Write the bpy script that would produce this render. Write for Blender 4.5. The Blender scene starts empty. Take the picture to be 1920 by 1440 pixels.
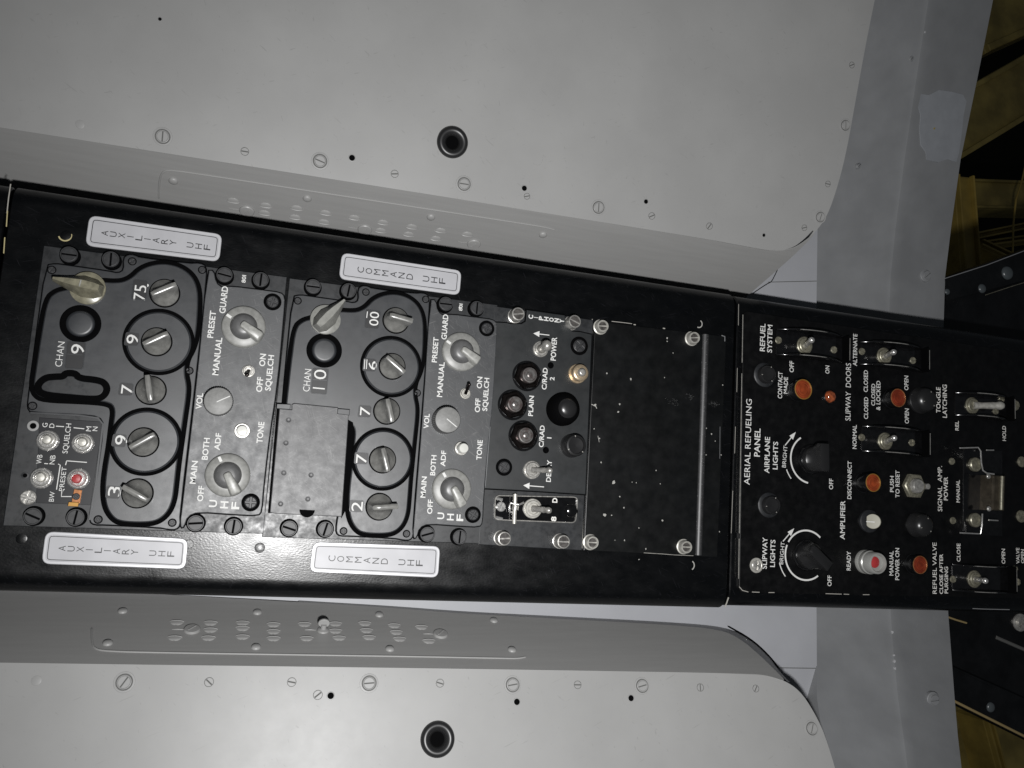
import bpy, math, random
from mathutils import Vector, Matrix
random.seed(7)
scene = bpy.context.scene
COL = scene.collection

# ------------------------------------------------------------------ camera (all lengths below are in millimetres)
CAM_H = 491.3                      # lens height over the console face; the face is the plane z = 0
FPX = 1570.5                       # focal length in pixels of a 1920 wide picture
ROT = Matrix(((0.95018821, 0.09939971, 0.29540151),
              (0.06282722, -0.98941113, 0.13083717),
              (0.30527872, -0.10576068, -0.9463718)))     # columns: picture right, picture down, view direction
cam_d = bpy.data.cameras.new('camera')
cam = bpy.data.objects.new('camera', cam_d); COL.objects.link(cam)
cam_d.sensor_fit = 'HORIZONTAL'; cam_d.sensor_width = 36.0
cam_d.lens = 36.0 * FPX / 1920.0
cam_d.clip_start = 0.01; cam_d.clip_end = 50.0
_r, _d, _f = ROT.col[0], ROT.col[1], ROT.col[2]
cam.matrix_world = Matrix(((_r[0], -_d[0], -_f[0], 0), (_r[1], -_d[1], -_f[1], 0), (_r[2], -_d[2], -_f[2], CAM_H * .001), (0, 0, 0, 1)))
scene.camera = cam

# ------------------------------------------------------------------ light: dim cabin ambience and the camera's own flash
world = bpy.data.worlds.new('World'); scene.world = world; world.use_nodes = True
_bg = world.node_tree.nodes['Background']
_bg.inputs[0].default_value = (0.80, 0.90, 1.0, 1); _bg.inputs[1].default_value = 0.04
fl = bpy.data.lights.new('flash', 'SPOT'); flash = bpy.data.objects.new('flash', fl); COL.objects.link(flash)
fl.energy = 16.2; fl.color = (1.0, 0.995, 0.99); fl.shadow_soft_size = 0.009
fl.spot_size = math.radians(134); fl.spot_blend = 1.0
flash.location = (0.034, -0.062, 0.484)
_aim = Vector((_f[0] + .06, _f[1] + .06, _f[2]))
flash.rotation_euler = _aim.to_track_quat('-Z', 'Y').to_euler()
vs = scene.view_settings
scene.display_settings.display_device = 'sRGB'
vs.view_transform = 'Standard'; vs.look = 'None'; vs.exposure = 0.0; vs.gamma = 1.0; vs.use_curve_mapping = False
scene.render.resolution_x = 1024; scene.render.resolution_y = 768
scene.cycles.use_denoising = True
scene.cycles.max_bounces = 6

# ------------------------------------------------------------------ geometry helpers
def ray(px, py):
    return ROT @ Vector((px - 960.0, py - 720.0, FPX))
def at(px, py, z=0.0):
    d = ray(px, py); t = (z - CAM_H) / d.z
    return Vector((d.x * t, d.y * t, z))
def on_plane(px, py, p0, n):
    d = ray(px, py); o = Vector((0, 0, CAM_H))
    return o + d * ((p0 - o).dot(n) / d.dot(n))
def scale_at(px, py, z=0.0):
    a = (at(px + 1, py, z) - at(px - 1, py, z)).length / 2
    b = (at(px, py + 1, z) - at(px, py - 1, z)).length / 2
    return a, b

def area2(p):
    return sum(p[i - 1][0] * p[i][1] - p[i][0] * p[i - 1][1] for i in range(len(p)))
def ccw(p):
    p = [(q[0], q[1]) for q in p]
    return p if area2(p) > 0 else p[::-1]
def offset(p, d):
    """inward offset of a counter-clockwise outline"""
    out = []; n = len(p)
    for i in range(n):
        a, b, c = Vector(p[i - 1]), Vector(p[i]), Vector(p[(i + 1) % n])
        e1 = (b - a); e2 = (c - b)
        if e1.length < 1e-6 or e2.length < 1e-6:
            out.append((b.x, b.y)); continue
        e1.normalize(); e2.normalize()
        n1 = Vector((-e1.y, e1.x)); n2 = Vector((-e2.y, e2.x))
        m = n1 + n2
        m = n1 if m.length < 1e-4 else m.normalized()
        k = max(0.45, m.dot(n1))
        q = b + m * (d / k); out.append((q.x, q.y))
    return out
def chaikin(p, n=2, closed=True, q=.25):
    p = [tuple(a[:2]) for a in p]
    for _ in range(n):
        o = []; m = len(p)
        for i in range(m if closed else m - 1):
            a, b = p[i], p[(i + 1) % m]
            o.append((a[0] * (1 - q) + b[0] * q, a[1] * (1 - q) + b[1] * q))
            o.append((a[0] * q + b[0] * (1 - q), a[1] * q + b[1] * (1 - q)))
        if not closed:
            o = [p[0]] + o + [p[-1]]
        p = o
    return p
def circ(c, r, n=40, a0=0.0, a1=2 * math.pi, end=False):
    k = n if not end else n - 1
    return [(c[0] + r * math.cos(a0 + (a1 - a0) * i / k), c[1] + r * math.sin(a0 + (a1 - a0) * i / k)) for i in range(n)]
def rrect(x0, y0, x1, y1, r, n=6):
    o = []
    for cx, cy, a in ((x1 - r, y1 - r, 0), (x0 + r, y1 - r, 90), (x0 + r, y0 + r, 180), (x1 - r, y0 + r, 270)):
        for i in range(n + 1):
            t = math.radians(a + 90.0 * i / n); o.append((cx + r * math.cos(t), cy + r * math.sin(t)))
    return o
def rquad(p, r, n=5):
    """round the corners of a polygon"""
    p = ccw(p); o = []; m = len(p)
    for i in range(m):
        a, b, c = Vector(p[i - 1]), Vector(p[i]), Vector(p[(i + 1) % m])
        u = (a - b).normalized(); v = (c - b).normalized()
        rr = min(r, (a - b).length * .45, (c - b).length * .45)
        s, e = b + u * rr, b + v * rr
        for k in range(n + 1):
            t = k / n
            q = s * (1 - t) ** 2 + b * 2 * t * (1 - t) + e * t * t
            o.append((q.x, q.y))
    return o

class MB:
    def __init__(self, M=None):
        self.v = []; self.f = []; self.M = M; self.flat = False
    def add(self, vs, fs):
        b = len(self.v)
        for q in vs:
            q = Vector(q)
            self.v.append(self.M @ q if self.M else q)
        self.f += [tuple(b + i for i in f) for f in fs]
        return self
    def rings(self, rs, cap0=True, cap1=True):
        n = len(rs[0]); vs = [q for r in rs for q in r]; fs = []
        for k in range(len(rs) - 1):
            for i in range(n):
                j = (i + 1) % n
                fs.append((k * n + i, k * n + j, (k + 1) * n + j, (k + 1) * n + i))
        if cap0: fs.append(tuple(range(n - 1, -1, -1)))
        if cap1: fs.append(tuple((len(rs) - 1) * n + i for i in range(n)))
        return self.add(vs, fs)
    def plate(self, out, z0, z1, b=.3):
        self.flat = True
        p = ccw(out); rs = [[(x, y, z0) for x, y in p]]
        if b > 0:
            rs.append([(x, y, z1 - b) for x, y in p])
            rs.append([(x, y, z1 - b * .3) for x, y in offset(p, b * .3)])
            rs.append([(x, y, z1) for x, y in offset(p, b)])
        else:
            rs.append([(x, y, z1) for x, y in p])
        return self.rings(rs)
    def band(self, out, w, z0, z1, b=0.0):
        """closed ribbon of width w centred on a closed outline"""
        p = ccw(out); A = offset(p, w / 2); B = offset(p, -w / 2); n = len(p)
        A2 = offset(p, w / 2 - b); B2 = offset(p, -w / 2 + b)
        vs = [(x, y, z0) for x, y in B] + [(x, y, z1 - b) for x, y in B] + [(x, y, z1) for x, y in B2] + [(x, y, z1) for x, y in A2] + [(x, y, z1 - b) for x, y in A] + [(x, y, z0) for x, y in A]
        fs = []
        for k in range(5):
            for i in range(n):
                j = (i + 1) % n
                fs.append((k * n + i, k * n + j, (k + 1) * n + j, (k + 1) * n + i))
        return self.add(vs, fs)
    def strip(self, path, w, z0, z1):
        """open flat strip of width w along a 2d path"""
        n = len(path); L = []; R_ = []
        for i in range(n):
            a = Vector(path[max(0, i - 1)][:2]); c = Vector(path[min(n - 1, i + 1)][:2]); t = (c - a).normalized()
            nn = Vector((-t.y, t.x)) * (w / 2); p = Vector(path[i][:2])
            L.append(p + nn); R_.append(p - nn)
        out = [(q.x, q.y) for q in R_] + [(q.x, q.y) for q in L[::-1]]
        vs = []; fs = []
        for i in range(n):
            vs += [(R_[i].x, R_[i].y, z0), (R_[i].x, R_[i].y, z1), (L[i].x, L[i].y, z1), (L[i].x, L[i].y, z0)]
        for i in range(n - 1):
            a = 4 * i; b = a + 4
            for k in range(4):
                fs.append((a + k, b + k, b + (k + 1) % 4, a + (k + 1) % 4))
        fs.append((3, 2, 1, 0)); e = 4 * (n - 1); fs.append((e, e + 1, e + 2, e + 3))
        return self.add(vs, fs)
    def lathe(self, prof, c=(0, 0, 0), n=32, cap=True, knurl=0.0):
        rs = []
        for r, z in prof:
            rs.append([(c[0] + (r - (knurl if (i % 2 and r > knurl * 4) else 0)) * math.cos(2 * math.pi * i / n), c[1] + (r - (knurl if (i % 2 and r > knurl * 4) else 0)) * math.sin(2 * math.pi * i / n), c[2] + z) for i in range(n)])
        return self.rings(rs, cap, cap)
    def box(self, c, s, ang=0.0, b=0.0):
        hx, hy = s[0] / 2, s[1] / 2; ca, sa = math.cos(ang), math.sin(ang)
        p = [(c[0] + x * ca - y * sa, c[1] + x * sa + y * ca) for x, y in ((-hx, -hy), (hx, -hy), (hx, hy), (-hx, hy))]
        return self.plate(p, c[2], c[2] + s[2], b)
    def tube(self, pts, rad, n=12):
        pts = [Vector(p) for p in pts]; m = len(pts)
        if not isinstance(rad, (list, tuple)): rad = [rad] * m
        rs = []; up = None
        for i in range(m):
            t = (pts[min(m - 1, i + 1)] - pts[max(0, i - 1)]).normalized()
            if up is None:
                up = t.orthogonal().normalized()
            up = (up - t * up.dot(t)).normalized(); s = t.cross(up)
            rs.append([pts[i] + (up * math.cos(2 * math.pi * k / n) + s * math.sin(2 * math.pi * k / n)) * rad[i] for k in range(n)])
        return self.rings(rs)
    def profile_wall(self, prof, y0, y1, b=0.0):
        """side profile in x-z, extruded along y"""
        p = ccw(prof)
        return self.rings([[(x, y1, z) for x, z in p], [(x, y0, z) for x, z in p]])
    def wedge(self, c, r, h, ang, w, l0, l1, base=1.6, n=32, hb=None):
        """round knob that lofts up to a narrow grip bar pointing along ang (l1 ahead, l0 behind)"""
        def bar(w2, a, b_):
            o = []
            for i in range(n):
                t = 2 * math.pi * i / n; x, y = math.cos(t), math.sin(t)
                k = 1 / max(abs(x) / (b_ if x > 0 else a), abs(y) / w2)
                k = min(k, 1e3)
                o.append((x * k, y * k))
            return o
        ca, sa = math.cos(ang), math.sin(ang)
        tr = lambda pts, z: [(c[0] + x * ca - y * sa, c[1] + x * sa + y * ca, c[2] + z) for x, y in pts]
        C0 = [(r * math.cos(2 * math.pi * i / n), r * math.sin(2 * math.pi * i / n)) for i in range(n)]
        def mixp(t, B):
            return [(a[0] * (1 - t) + b[0] * t, a[1] * (1 - t) + b[1] * t) for a, b in zip(C0, B)]
        B1 = bar(w * 1.25, l0, l1); B2 = bar(w, l0 * .97, l1 * .97); B3 = bar(w * .55, l0 * .93, l1 * .93)
        self.rings([tr(C0, 0), tr(C0, base * .8), tr(mixp(.04, B1), base), tr(mixp(.55, B1), base + (h - base) * .22), tr(mixp(.9, B1), base + (h - base) * .6), tr(B2, h - .35), tr(B3, h)])
        return self
    def teardrop(self, c, r, tip, h, ang, base=1.8, n=40):
        """transparent round foot carrying a faceted teardrop pointer"""
        self.flat = True
        ca, sa = math.cos(ang), math.sin(ang)
        T = lambda pts, z: [(c[0] + x * ca - y * sa, c[1] + x * sa + y * ca, c[2] + z) for x, y in pts]
        foot = circ((0, 0), r, n)
        self.rings([T(foot, 0), T(foot, base * .8), T(offset(foot, .4), base)])
        body = ccw([(tip, -.9), (tip, .9), (tip * .55, 3.3), (2, 5.6), (-4.5, 5.0), (-8.0, 2.6), (-8.0, -2.6), (-4.5, -5.0), (2, -5.6), (tip * .55, -3.3)])
        ridge = ccw([(tip * .96, -.5), (tip * .96, .5), (tip * .5, 1.5), (2, 2.0), (-4.2, 1.9), (-7.0, 1.4), (-7.0, -1.4), (-4.2, -1.9), (2, -2.0), (tip * .5, -1.5)])
        top = [[(x, y) for x, y in ridge]]
        hz = lambda x: h - .22 * max(0, x - 1.5)
        lo = T(body, base * .7); mid = T(body, base + h * .18)
        up = [(c[0] + x * ca - y * sa, c[1] + x * sa + y * ca, c[2] + hz(x)) for x, y in ridge]
        return self.rings([lo, mid, up])
    def mesh(self, name, org, smooth=None):
        if smooth is None: smooth = 18 if self.flat else 42
        me = bpy.data.meshes.new(name)
        me.from_pydata([(v - org) * .001 for v in self.v], [], self.f)
        me.update()
        for p in me.polygons: p.use_smooth = True
        me.set_sharp_from_angle(angle=math.radians(smooth))
        return me

def flatmb(mb):
    mb.flat = True; return mb
WPOS = {}
def link(o, parent, org):
    COL.objects.link(o)
    if parent is not None:
        o.parent = parent; o.location = (org - WPOS[parent.name]) * .001
    else:
        o.location = org * .001
    WPOS[o.name] = org.copy()
    return o
def thing(name, loc, label, cat, group=None, kind=None):
    o = bpy.data.objects.new(name, None); o.empty_display_size = .01
    link(o, None, Vector(loc)); o['label'] = label; o['category'] = cat
    if group: o['group'] = group
    if kind: o['kind'] = kind
    return o
def part(name, mb, m, parent=None, org=None, label=None, smooth=None):
    if org is None:
        org = WPOS[parent.name] if parent is not None else Vector((0, 0, 0))
    org = Vector((org[0], org[1], org[2]))
    me = mb.mesh(name, org, smooth); me.materials.append(m)
    o = bpy.data.objects.new(name, me)
    link(o, parent, org)
    if label: o['label'] = label
    return o
CACHE = {}
def repeat(key, name, build, m, parent, pos, rot=0.0, label=None, M=None):
    """one mesh per kind, many objects: build() makes the piece at the origin"""
    if key not in CACHE:
        me = build().mesh(name, Vector((0, 0, 0))); me.materials.append(m); CACHE[key] = me
    o = bpy.data.objects.new(name, CACHE[key])
    link(o, parent, Vector(pos))
    if M is not None:
        o.rotation_euler = M.to_3x3().to_euler()
    else:
        o.rotation_euler = (0, 0, rot)
    if label: o['label'] = label
    return o

# ------------------------------------------------------------------ materials
def mat(name, col, rough=.5, metal=0.0, spec=.5, var=0.0, vscale=.08, col2=None, bump=0.0, bscale=1.0, rvar=0.0, speck=0.0, sscale=1.2, scol=(.25, .25, .25), coat=0.0, stretch=None, bdist=.1, trans=0.0, scratch=0.0, sccol=(.2, .2, .2), lw=(.10, 2.6)):
    m = bpy.data.materials.new(name); m.use_nodes = True
    nt = m.node_tree; N = nt.nodes; L = nt.links; b = N['Principled BSDF']
    b.inputs['Base Color'].default_value = (*col, 1); b.inputs['Roughness'].default_value = rough
    b.inputs['Metallic'].default_value = metal; b.inputs['Specular IOR Level'].default_value = spec
    b.inputs['Coat Weight'].default_value = coat; b.inputs['Coat Roughness'].default_value = .1
    b.inputs['Transmission Weight'].default_value = trans
    geo = N.new('ShaderNodeNewGeometry')
    mp = N.new('ShaderNodeMapping'); mp.inputs['Scale'].default_value = [1000 * s for s in (stretch or (1, 1, 1))]   # metres -> millimetres
    L.new(geo.outputs['Position'], mp.inputs['Vector'])
    def noise(sc, det=4, ro=.55):
        n = N.new('ShaderNodeTexNoise'); n.inputs['Scale'].default_value = sc; n.inputs['Detail'].default_value = det; n.inputs['Roughness'].default_value = ro
        L.new(mp.outputs[0], n.inputs['Vector']); return n
    colsock = None
    if var > 0 or col2:
        n = noise(vscale); r = N.new('ShaderNodeMapRange'); r.inputs[1].default_value = .35; r.inputs[2].default_value = .68
        L.new(n.outputs[0], r.inputs[0])
        mx = N.new('ShaderNodeMix'); mx.data_type = 'RGBA'
        c2 = col2 or tuple(min(1, c * (1 + var)) for c in col)
        c1 = col if col2 else tuple(c * (1 - var) for c in col)
        mx.inputs[6].default_value = (*c1, 1); mx.inputs[7].default_value = (*c2, 1)
        L.new(r.outputs[0], mx.inputs[0]); colsock = mx.outputs[2]
    if speck > 0:
        n2 = noise(sscale, 2, .5); r2 = N.new('ShaderNodeMapRange'); r2.inputs[1].default_value = 1 - speck; r2.inputs[2].default_value = 1 - speck + .025
        L.new(n2.outputs[0], r2.inputs[0])
        mx2 = N.new('ShaderNodeMix'); mx2.data_type = 'RGBA'; mx2.inputs[6].default_value = (*col, 1); mx2.inputs[7].default_value = (*scol, 1)
        if colsock: L.new(colsock, mx2.inputs[6])
        L.new(r2.outputs[0], mx2.inputs[0]); colsock = mx2.outputs[2]
    if scratch > 0:
        for ang, off in ((.6, 0), (-.45, 31), (1.25, 77)):
            m2 = N.new('ShaderNodeMapping'); m2.inputs['Rotation'].default_value = (0, 0, ang); m2.inputs['Location'].default_value = (off, off, 0)
            L.new(mp.outputs[0], m2.inputs['Vector'])
            m3 = N.new('ShaderNodeMapping'); m3.inputs['Scale'].default_value = (lw[0], lw[1], 1); L.new(m2.outputs[0], m3.inputs['Vector'])
            ns = N.new('ShaderNodeTexNoise'); ns.inputs['Scale'].default_value = 1.0; ns.inputs['Detail'].default_value = 1.5
            L.new(m3.outputs[0], ns.inputs['Vector'])
            rs = N.new('ShaderNodeMapRange'); rs.inputs[1].default_value = .78 - scratch; rs.inputs[2].default_value = .83 - scratch
            L.new(ns.outputs[0], rs.inputs[0])
            mx3 = N.new('ShaderNodeMix'); mx3.data_type = 'RGBA'; mx3.inputs[6].default_value = (*col, 1); mx3.inputs[7].default_value = (*sccol, 1)
            if colsock: L.new(colsock, mx3.inputs[6])
            L.new(rs.outputs[0], mx3.inputs[0]); colsock = mx3.outputs[2]
    if colsock: L.new(colsock, b.inputs['Base Color'])
    if rvar > 0:
        n3 = noise(vscale * 2.3 + .05, 5, .6); r3 = N.new('ShaderNodeMapRange'); r3.inputs[1].default_value = .3; r3.inputs[2].default_value = .7
        r3.inputs[3].default_value = max(.03, rough - rvar); r3.inputs[4].default_value = min(1, rough + rvar)
        L.new(n3.outputs[0], r3.inputs[0]); L.new(r3.outputs[0], b.inputs['Roughness'])
    if bump > 0:
        n4 = noise(bscale, 3, .5); bp = N.new('ShaderNodeBump'); bp.inputs['Strength'].default_value = bump; bp.inputs['Distance'].default_value = bdist * .001
        L.new(n4.outputs[0], bp.inputs['Height']); L.new(bp.outputs[0], b.inputs['Normal'])
    return m

LINING = mat('grey_lining_paint', (.245, .2445, .241), .43, spec=.3, var=.045, vscale=.02, bump=.08, bscale=.2, bdist=.05, rvar=.015, scratch=.055, sccol=(.21, .209, .205), lw=(.03, .9))
FLANGE = mat('grey_flange_paint', (.24, .239, .235), .45, var=.03, vscale=.35, bump=.35, bscale=.5, bdist=.1, rvar=.06, stretch=(.07, 1, 1))
BEAMP = mat('blue_grey_frame_paint', (.178, .182, .188), .5, var=.08, vscale=.03, bump=.3, bscale=.2, bdist=.15, rvar=.08)
PATCHP = mat('pale_patch_paint', (.225, .235, .252), .5, var=.05, vscale=.1)
PLATEP = mat('pale_backing_paint', (.285, .29, .308), .5, var=.04, vscale=.03, bump=.2, bscale=.4, bdist=.05)
CONSOLE = mat('glossy_black_console_paint', (.0011, .0013, .0016), .30, spec=.42, var=.15, vscale=.03, bump=.5, bscale=1.2, bdist=.11, rvar=.06, stretch=(.6, 1, 1), scratch=.085, sccol=(.010, .010, .012))
RADIO = mat('worn_black_radio_paint', (.0155, .017, .0195), .45, spec=.7, var=.2, vscale=.05, bump=.18, bscale=2.2, bdist=.04, rvar=.05)
RADIO2 = mat('scuffed_black_control_plate', (.025, .0265, .029), .51, spec=.8, var=.2, vscale=.06, bump=.3, bscale=1.2, bdist=.05, rvar=.07, speck=.30, sscale=1.1, scol=(.06, .06, .062), scratch=.105, sccol=(.075, .075, .075))
DOORP = mat('scuffed_black_cover', (.042, .042, .044), .5, spec=.65, var=.1, vscale=.08, bump=.3, bscale=1.6, bdist=.05, rvar=.05, speck=.28, sscale=.7, scol=(.08, .08, .08), scratch=.115, sccol=(.10, .10, .10))
SQUELCHP = mat('dark_blue_black_plate', (.006, .0063, .0082), .42, spec=.4)
BASEP = mat('black_chassis_paint', (.011, .012, .0135), .46, spec=.55, var=.3, vscale=.1, bump=.15, bscale=1.5, bdist=.05, rvar=.1)
CIPH = mat('black_ciphony_paint', (.0075, .009, .010), .48, spec=.6, var=.25, vscale=.04, bump=.15, bscale=1.5, bdist=.04, rvar=.05)
BLANKP = mat('black_blank_plate_paint', (.001, .0013, .0015), .42, spec=.4, var=.4, vscale=.03, bump=.15, bscale=.8, bdist=.06, rvar=.06)
AERIAL = mat('black_refueling_panel_paint', (.0018, .0018, .002), .4, spec=.35, var=.3, vscale=.06, rvar=.1)
GASKET = mat('matte_black_rubber', (.0012, .0012, .0014), .85, spec=.04)
RUBBER = mat('black_rubber', (.012, .012, .0125), .38, spec=.5)
BLACKK = mat('black_knob_plastic', (.012, .012, .0125), .3, spec=.5)
SCREWB = mat('blackened_screw', (.020, .0205, .022), .5, spec=.45, metal=.0, var=.3, vscale=.6)
SCREWF = mat('worn_black_screw_face', (.05, .046, .043), .5, spec=.35, var=.45, vscale=.5)
STEEL = mat('dull_steel', (.42, .41, .385), .34, metal=.65, var=.25, vscale=.5, rvar=.1)
CHROME = mat('bright_chrome', (.66, .65, .63), .24, metal=.8, var=.15, vscale=.6, rvar=.08)
NICKEL = mat('frosted_nickel', (.42, .41, .375), .42, metal=.45, var=.2, vscale=.5)
OLIVEM = mat('dull_olive_plated_steel', (.20, .19, .145), .38, metal=.5, var=.3, vscale=.5)
GROOVEGREY = mat('dark_grey_groove', (.085, .085, .082), .7, spec=.2)  # one dark grey for groove dirt and painted gap shade
RIDGEM = mat('worn_black_ridge', (.02, .02, .021), .5, spec=.9, var=.3, vscale=.3, speck=.33, sscale=1.2, scol=(.12, .12, .12))
DARKMETAL = mat('dark_bronze_nut', (.03, .025, .024), .2, metal=.9, var=.3, vscale=.4)
GLOSSMETAL = mat('glossy_black_metal', (.004, .004, .0044), .14, spec=.7, var=.3, vscale=.3)
KNOBG = mat('olive_grey_bar_knob', (.145, .144, .136), .25, spec=.6, var=.2, vscale=.3)
KNOBY = mat('yellowed_clear_knob', (.17, .16, .115), .28, spec=.6, var=.25, vscale=.35)
KNOBP = mat('grey_pointer_knob', (.20, .20, .185), .35, spec=.5, var=.15, vscale=.3)
DIAL = mat('grey_dial_plastic', (.19, .19, .18), .42, spec=.5, var=.15, vscale=.4, speck=.26, sscale=1.4, scol=(.30, .29, .25))
DOME = mat('dark_grey_dome_plastic', (.085, .085, .085), .38, spec=.5, var=.1, vscale=.4)
LEVER = mat('worn_grey_lever_plastic', (.25, .25, .235), .38, spec=.5, var=.2, vscale=.5)
VOLK = mat('grey_volume_knob', (.17, .17, .165), .5, spec=.4, var=.12, vscale=.6, bump=.2, bscale=3, bdist=.05)
KNURL = mat('dark_knurled_side', (.05, .05, .05), .4, spec=.5)
WINDOW = mat('dark_number_window', (.008, .008, .009), .5, spec=.5)
WHITE = mat('white_lettering', (.55, .55, .535), .6, spec=.2)
WHITEDIM = mat('worn_white_lettering', (.62, .61, .58), .6, spec=.2, var=.15, vscale=.5)
BUTTON = mat('white_button', (.46, .46, .43), .35)
REDB = mat('red_button', (.30, .028, .03), .35)
COPPER = mat('copper_clip', (.36, .15, .06), .35, metal=.6, var=.25, vscale=.5)
BRASS = mat('brass_block', (.34, .18, .04), .4, metal=.5)
GOLD = mat('pale_gold_button', (.48, .38, .26), .34, metal=.7, var=.2, vscale=.5)
REDDISH = mat('reddish_nickel_button', (.29, .285, .275), .26, metal=.75, var=.4, vscale=.3, col2=(.14, .105, .10))
ORANGE = mat('dull_orange_lens', (.19, .034, .010), .22, coat=.4, spec=.5, var=.25, vscale=.25)
ORANGER = mat('dull_red_lens', (.14, .021, .008), .22, coat=.4, spec=.5, var=.25, vscale=.25)
AMBER = mat('amber_jewel', (.22, .055, .02), .12, spec=.8, var=.5, vscale=.5, coat=.5)
LAMPW = mat('white_metal_lamp', (.31, .31, .295), .33, metal=.3)
IVORY = mat('ivory_button', (.23, .22, .17), .4)
PLACRIM = mat('bright_placard_rim', (.48, .48, .495), .34, spec=.6, metal=.2)
BRONZE = mat('brown_bronze_cover', (.062, .052, .038), .36, metal=.5, var=.3, vscale=.2)
PLACARD = mat('silver_placard', (.355, .355, .37), .46, spec=.45, metal=.0, var=.05, vscale=.08, bump=.08, bscale=1.0, bdist=.03)
PLACINK = mat('black_engraving', (.012, .012, .014), .5)
BARE = mat('bare_metal_wear', (.55, .53, .48), .4, metal=.5)
CHIP = mat('pale_paint_chip', (.30, .295, .275), .6)
YELLOWCHIP = mat('yellow_primer_chip', (.38, .33, .17), .6)
GIRDERP = mat('ochre_painted_steel', (.27, .19, .04), .6, var=.35, vscale=.012)
GIRDERB = mat('brown_painted_steel', (.25, .19, .052), .65, var=.35, vscale=.015)
HOODP = mat('black_hood_paint', (.003, .0032, .0036), .38, spec=.4, var=.5, vscale=.04, rvar=.1)
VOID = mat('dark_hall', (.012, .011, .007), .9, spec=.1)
TANEDGE = mat('tan_worn_edge', (.22, .165, .075), .6)

# ------------------------------------------------------------------ lettering
FONT_CACHE = {}
def glyphs(s, bold):
    k = (s, bold)
    if k not in FONT_CACHE:
        cu = bpy.data.curves.new('lettering', 'FONT'); cu.body = s; cu.size = 1.0; cu.resolution_u = 3
        cu.offset = bold; cu.fill_mode = 'FRONT'
        o = bpy.data.objects.new('lettering', cu)
        me = o.to_mesh()
        FONT_CACHE[k] = ([v.co.copy() for v in me.vertices], [tuple(p.vertices) for p in me.polygons])
        o.to_mesh_clear(); bpy.data.objects.remove(o); bpy.data.curves.remove(cu)
    return FONT_CACHE[k]
def put_text(mb, s, c, length, height, z, bold=.012, ang=math.pi / 2):
    """capitals of the given height, run to the given length along ang, centred on c"""
    vs, fs = glyphs(s, bold)
    if not vs: return
    x0 = min(v.x for v in vs); x1 = max(v.x for v in vs)
    y1 = .729 + bold; y0 = -bold
    sx = length / (x1 - x0); sy = height / (y1 - y0); ca, sa = math.cos(ang), math.sin(ang)
    out = []
    for v in vs:
        x = (v.x - (x0 + x1) / 2) * sx; y = (v.y - (y0 + y1) / 2) * sy
        out.append((c[0] + x * ca - y * sa, c[1] + x * sa + y * ca, z))
    mb.add(out, fs)
def legend(parent, s, px, py, lpx, hpx, z, m=None, bold=.012, dx=0.0, ang=math.pi / 2, name='lettering'):
    sx, sy = scale_at(px, py, z); c = at(px, py, z) + Vector((dx, 0, 0))
    mb = MB(); put_text(mb, s, c, lpx * sy, hpx * sx, z + .06, bold, ang)
    return part(name, mb, m or WHITE, parent, (c.x, c.y, z))
def stacked(parent, s, p0, p1, wpx, z, m=None, bold=.0, fill=.72, dx=0.0):
    mb = MB(); n = len(s)
    for i, ch in enumerate(s):
        if ch == ' ': continue
        t = i / (n - 1); px = p0[0] + (p1[0] - p0[0]) * t; py = p0[1] + (p1[1] - p0[1]) * t
        sx, sy = scale_at(px, py, z); pitch = abs(p1[0] - p0[0]) / (n - 1)
        put_text(mb, ch, at(px, py, z) + Vector((dx, 0, 0)), (wpx if ch != 'I' else wpx * .14) * sy, pitch * fill * sx, z + .06, bold)
    c = at((p0[0] + p1[0]) / 2, (p0[1] + p1[1]) / 2, z)
    return part('lettering', mb, m or WHITE, parent, (c.x + dx, c.y, z))

# ------------------------------------------------------------------ small hardware builders (at the origin, z up)
def sectors(mb, r, z0, z1, n, gap, b=.15, start=0.0):
    """n slices of a disc separated by gaps: a slotted (2) or cross (4) screw head"""
    for k in range(n):
        a0 = start + k * 2 * math.pi / n; a1 = a0 + 2 * math.pi / n; g = gap / 2
        e = math.asin(min(.9, g / r)); pts = circ((0, 0), r, 10, a0 + e, a1 - e, True)
        mid = (a0 + a1) / 2; q = g / max(.2, math.sin(math.pi / n))
        if n == 2:
            o = [(x, y) for x, y in pts]
        else:
            o = pts + [(q * math.cos(mid), q * math.sin(mid))]
        mb.plate(o, z0, z1, b)
    return mb
def slot_screw(r, h, gap=.9, collar=1.2, under=.7):
    mb = MB()
    mb.lathe([(r * collar, 0), (r * collar, h * .35), (r * collar - .3, h * .45), (r * 1.0, h * .45), (r * 1.0, h - under), (0.01, h - under)], n=28)
    return mb
def slot_head(r, h, gap=.9, under=.7):
    mb = MB(); sectors(mb, r * .9, h - under - .1, h, 2, gap, .2)
    mb.band(circ((0, 0), r * .96, 28), r * .14, h - under - .1, h + .1, .1)
    return mb
def cross_head(r, h):
    mb = MB(); mb.lathe([(r * 1.02, 0), (r * 1.02, h * .4), (r * .9, h * .55), (.01, h * .55)], n=22)
    sectors(mb, r * .93, h * .5, h, 4, r * .3, r * .1, math.radians(45))
    return mb
# ================================================================== SETTING
def slab(pts, n, th):
    n = n.normalized(); mb = MB()
    a = Vector((0, 0, 0))
    for i in range(len(pts)):
        a += (pts[i - 1]).cross(pts[i])
    if a.dot(n) < 0: pts = pts[::-1]
    return mb.rings([[p - n * th for p in pts], [p for p in pts]])
def arc_px(pts, n=2):
    return chaikin(pts, n, closed=False)

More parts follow.
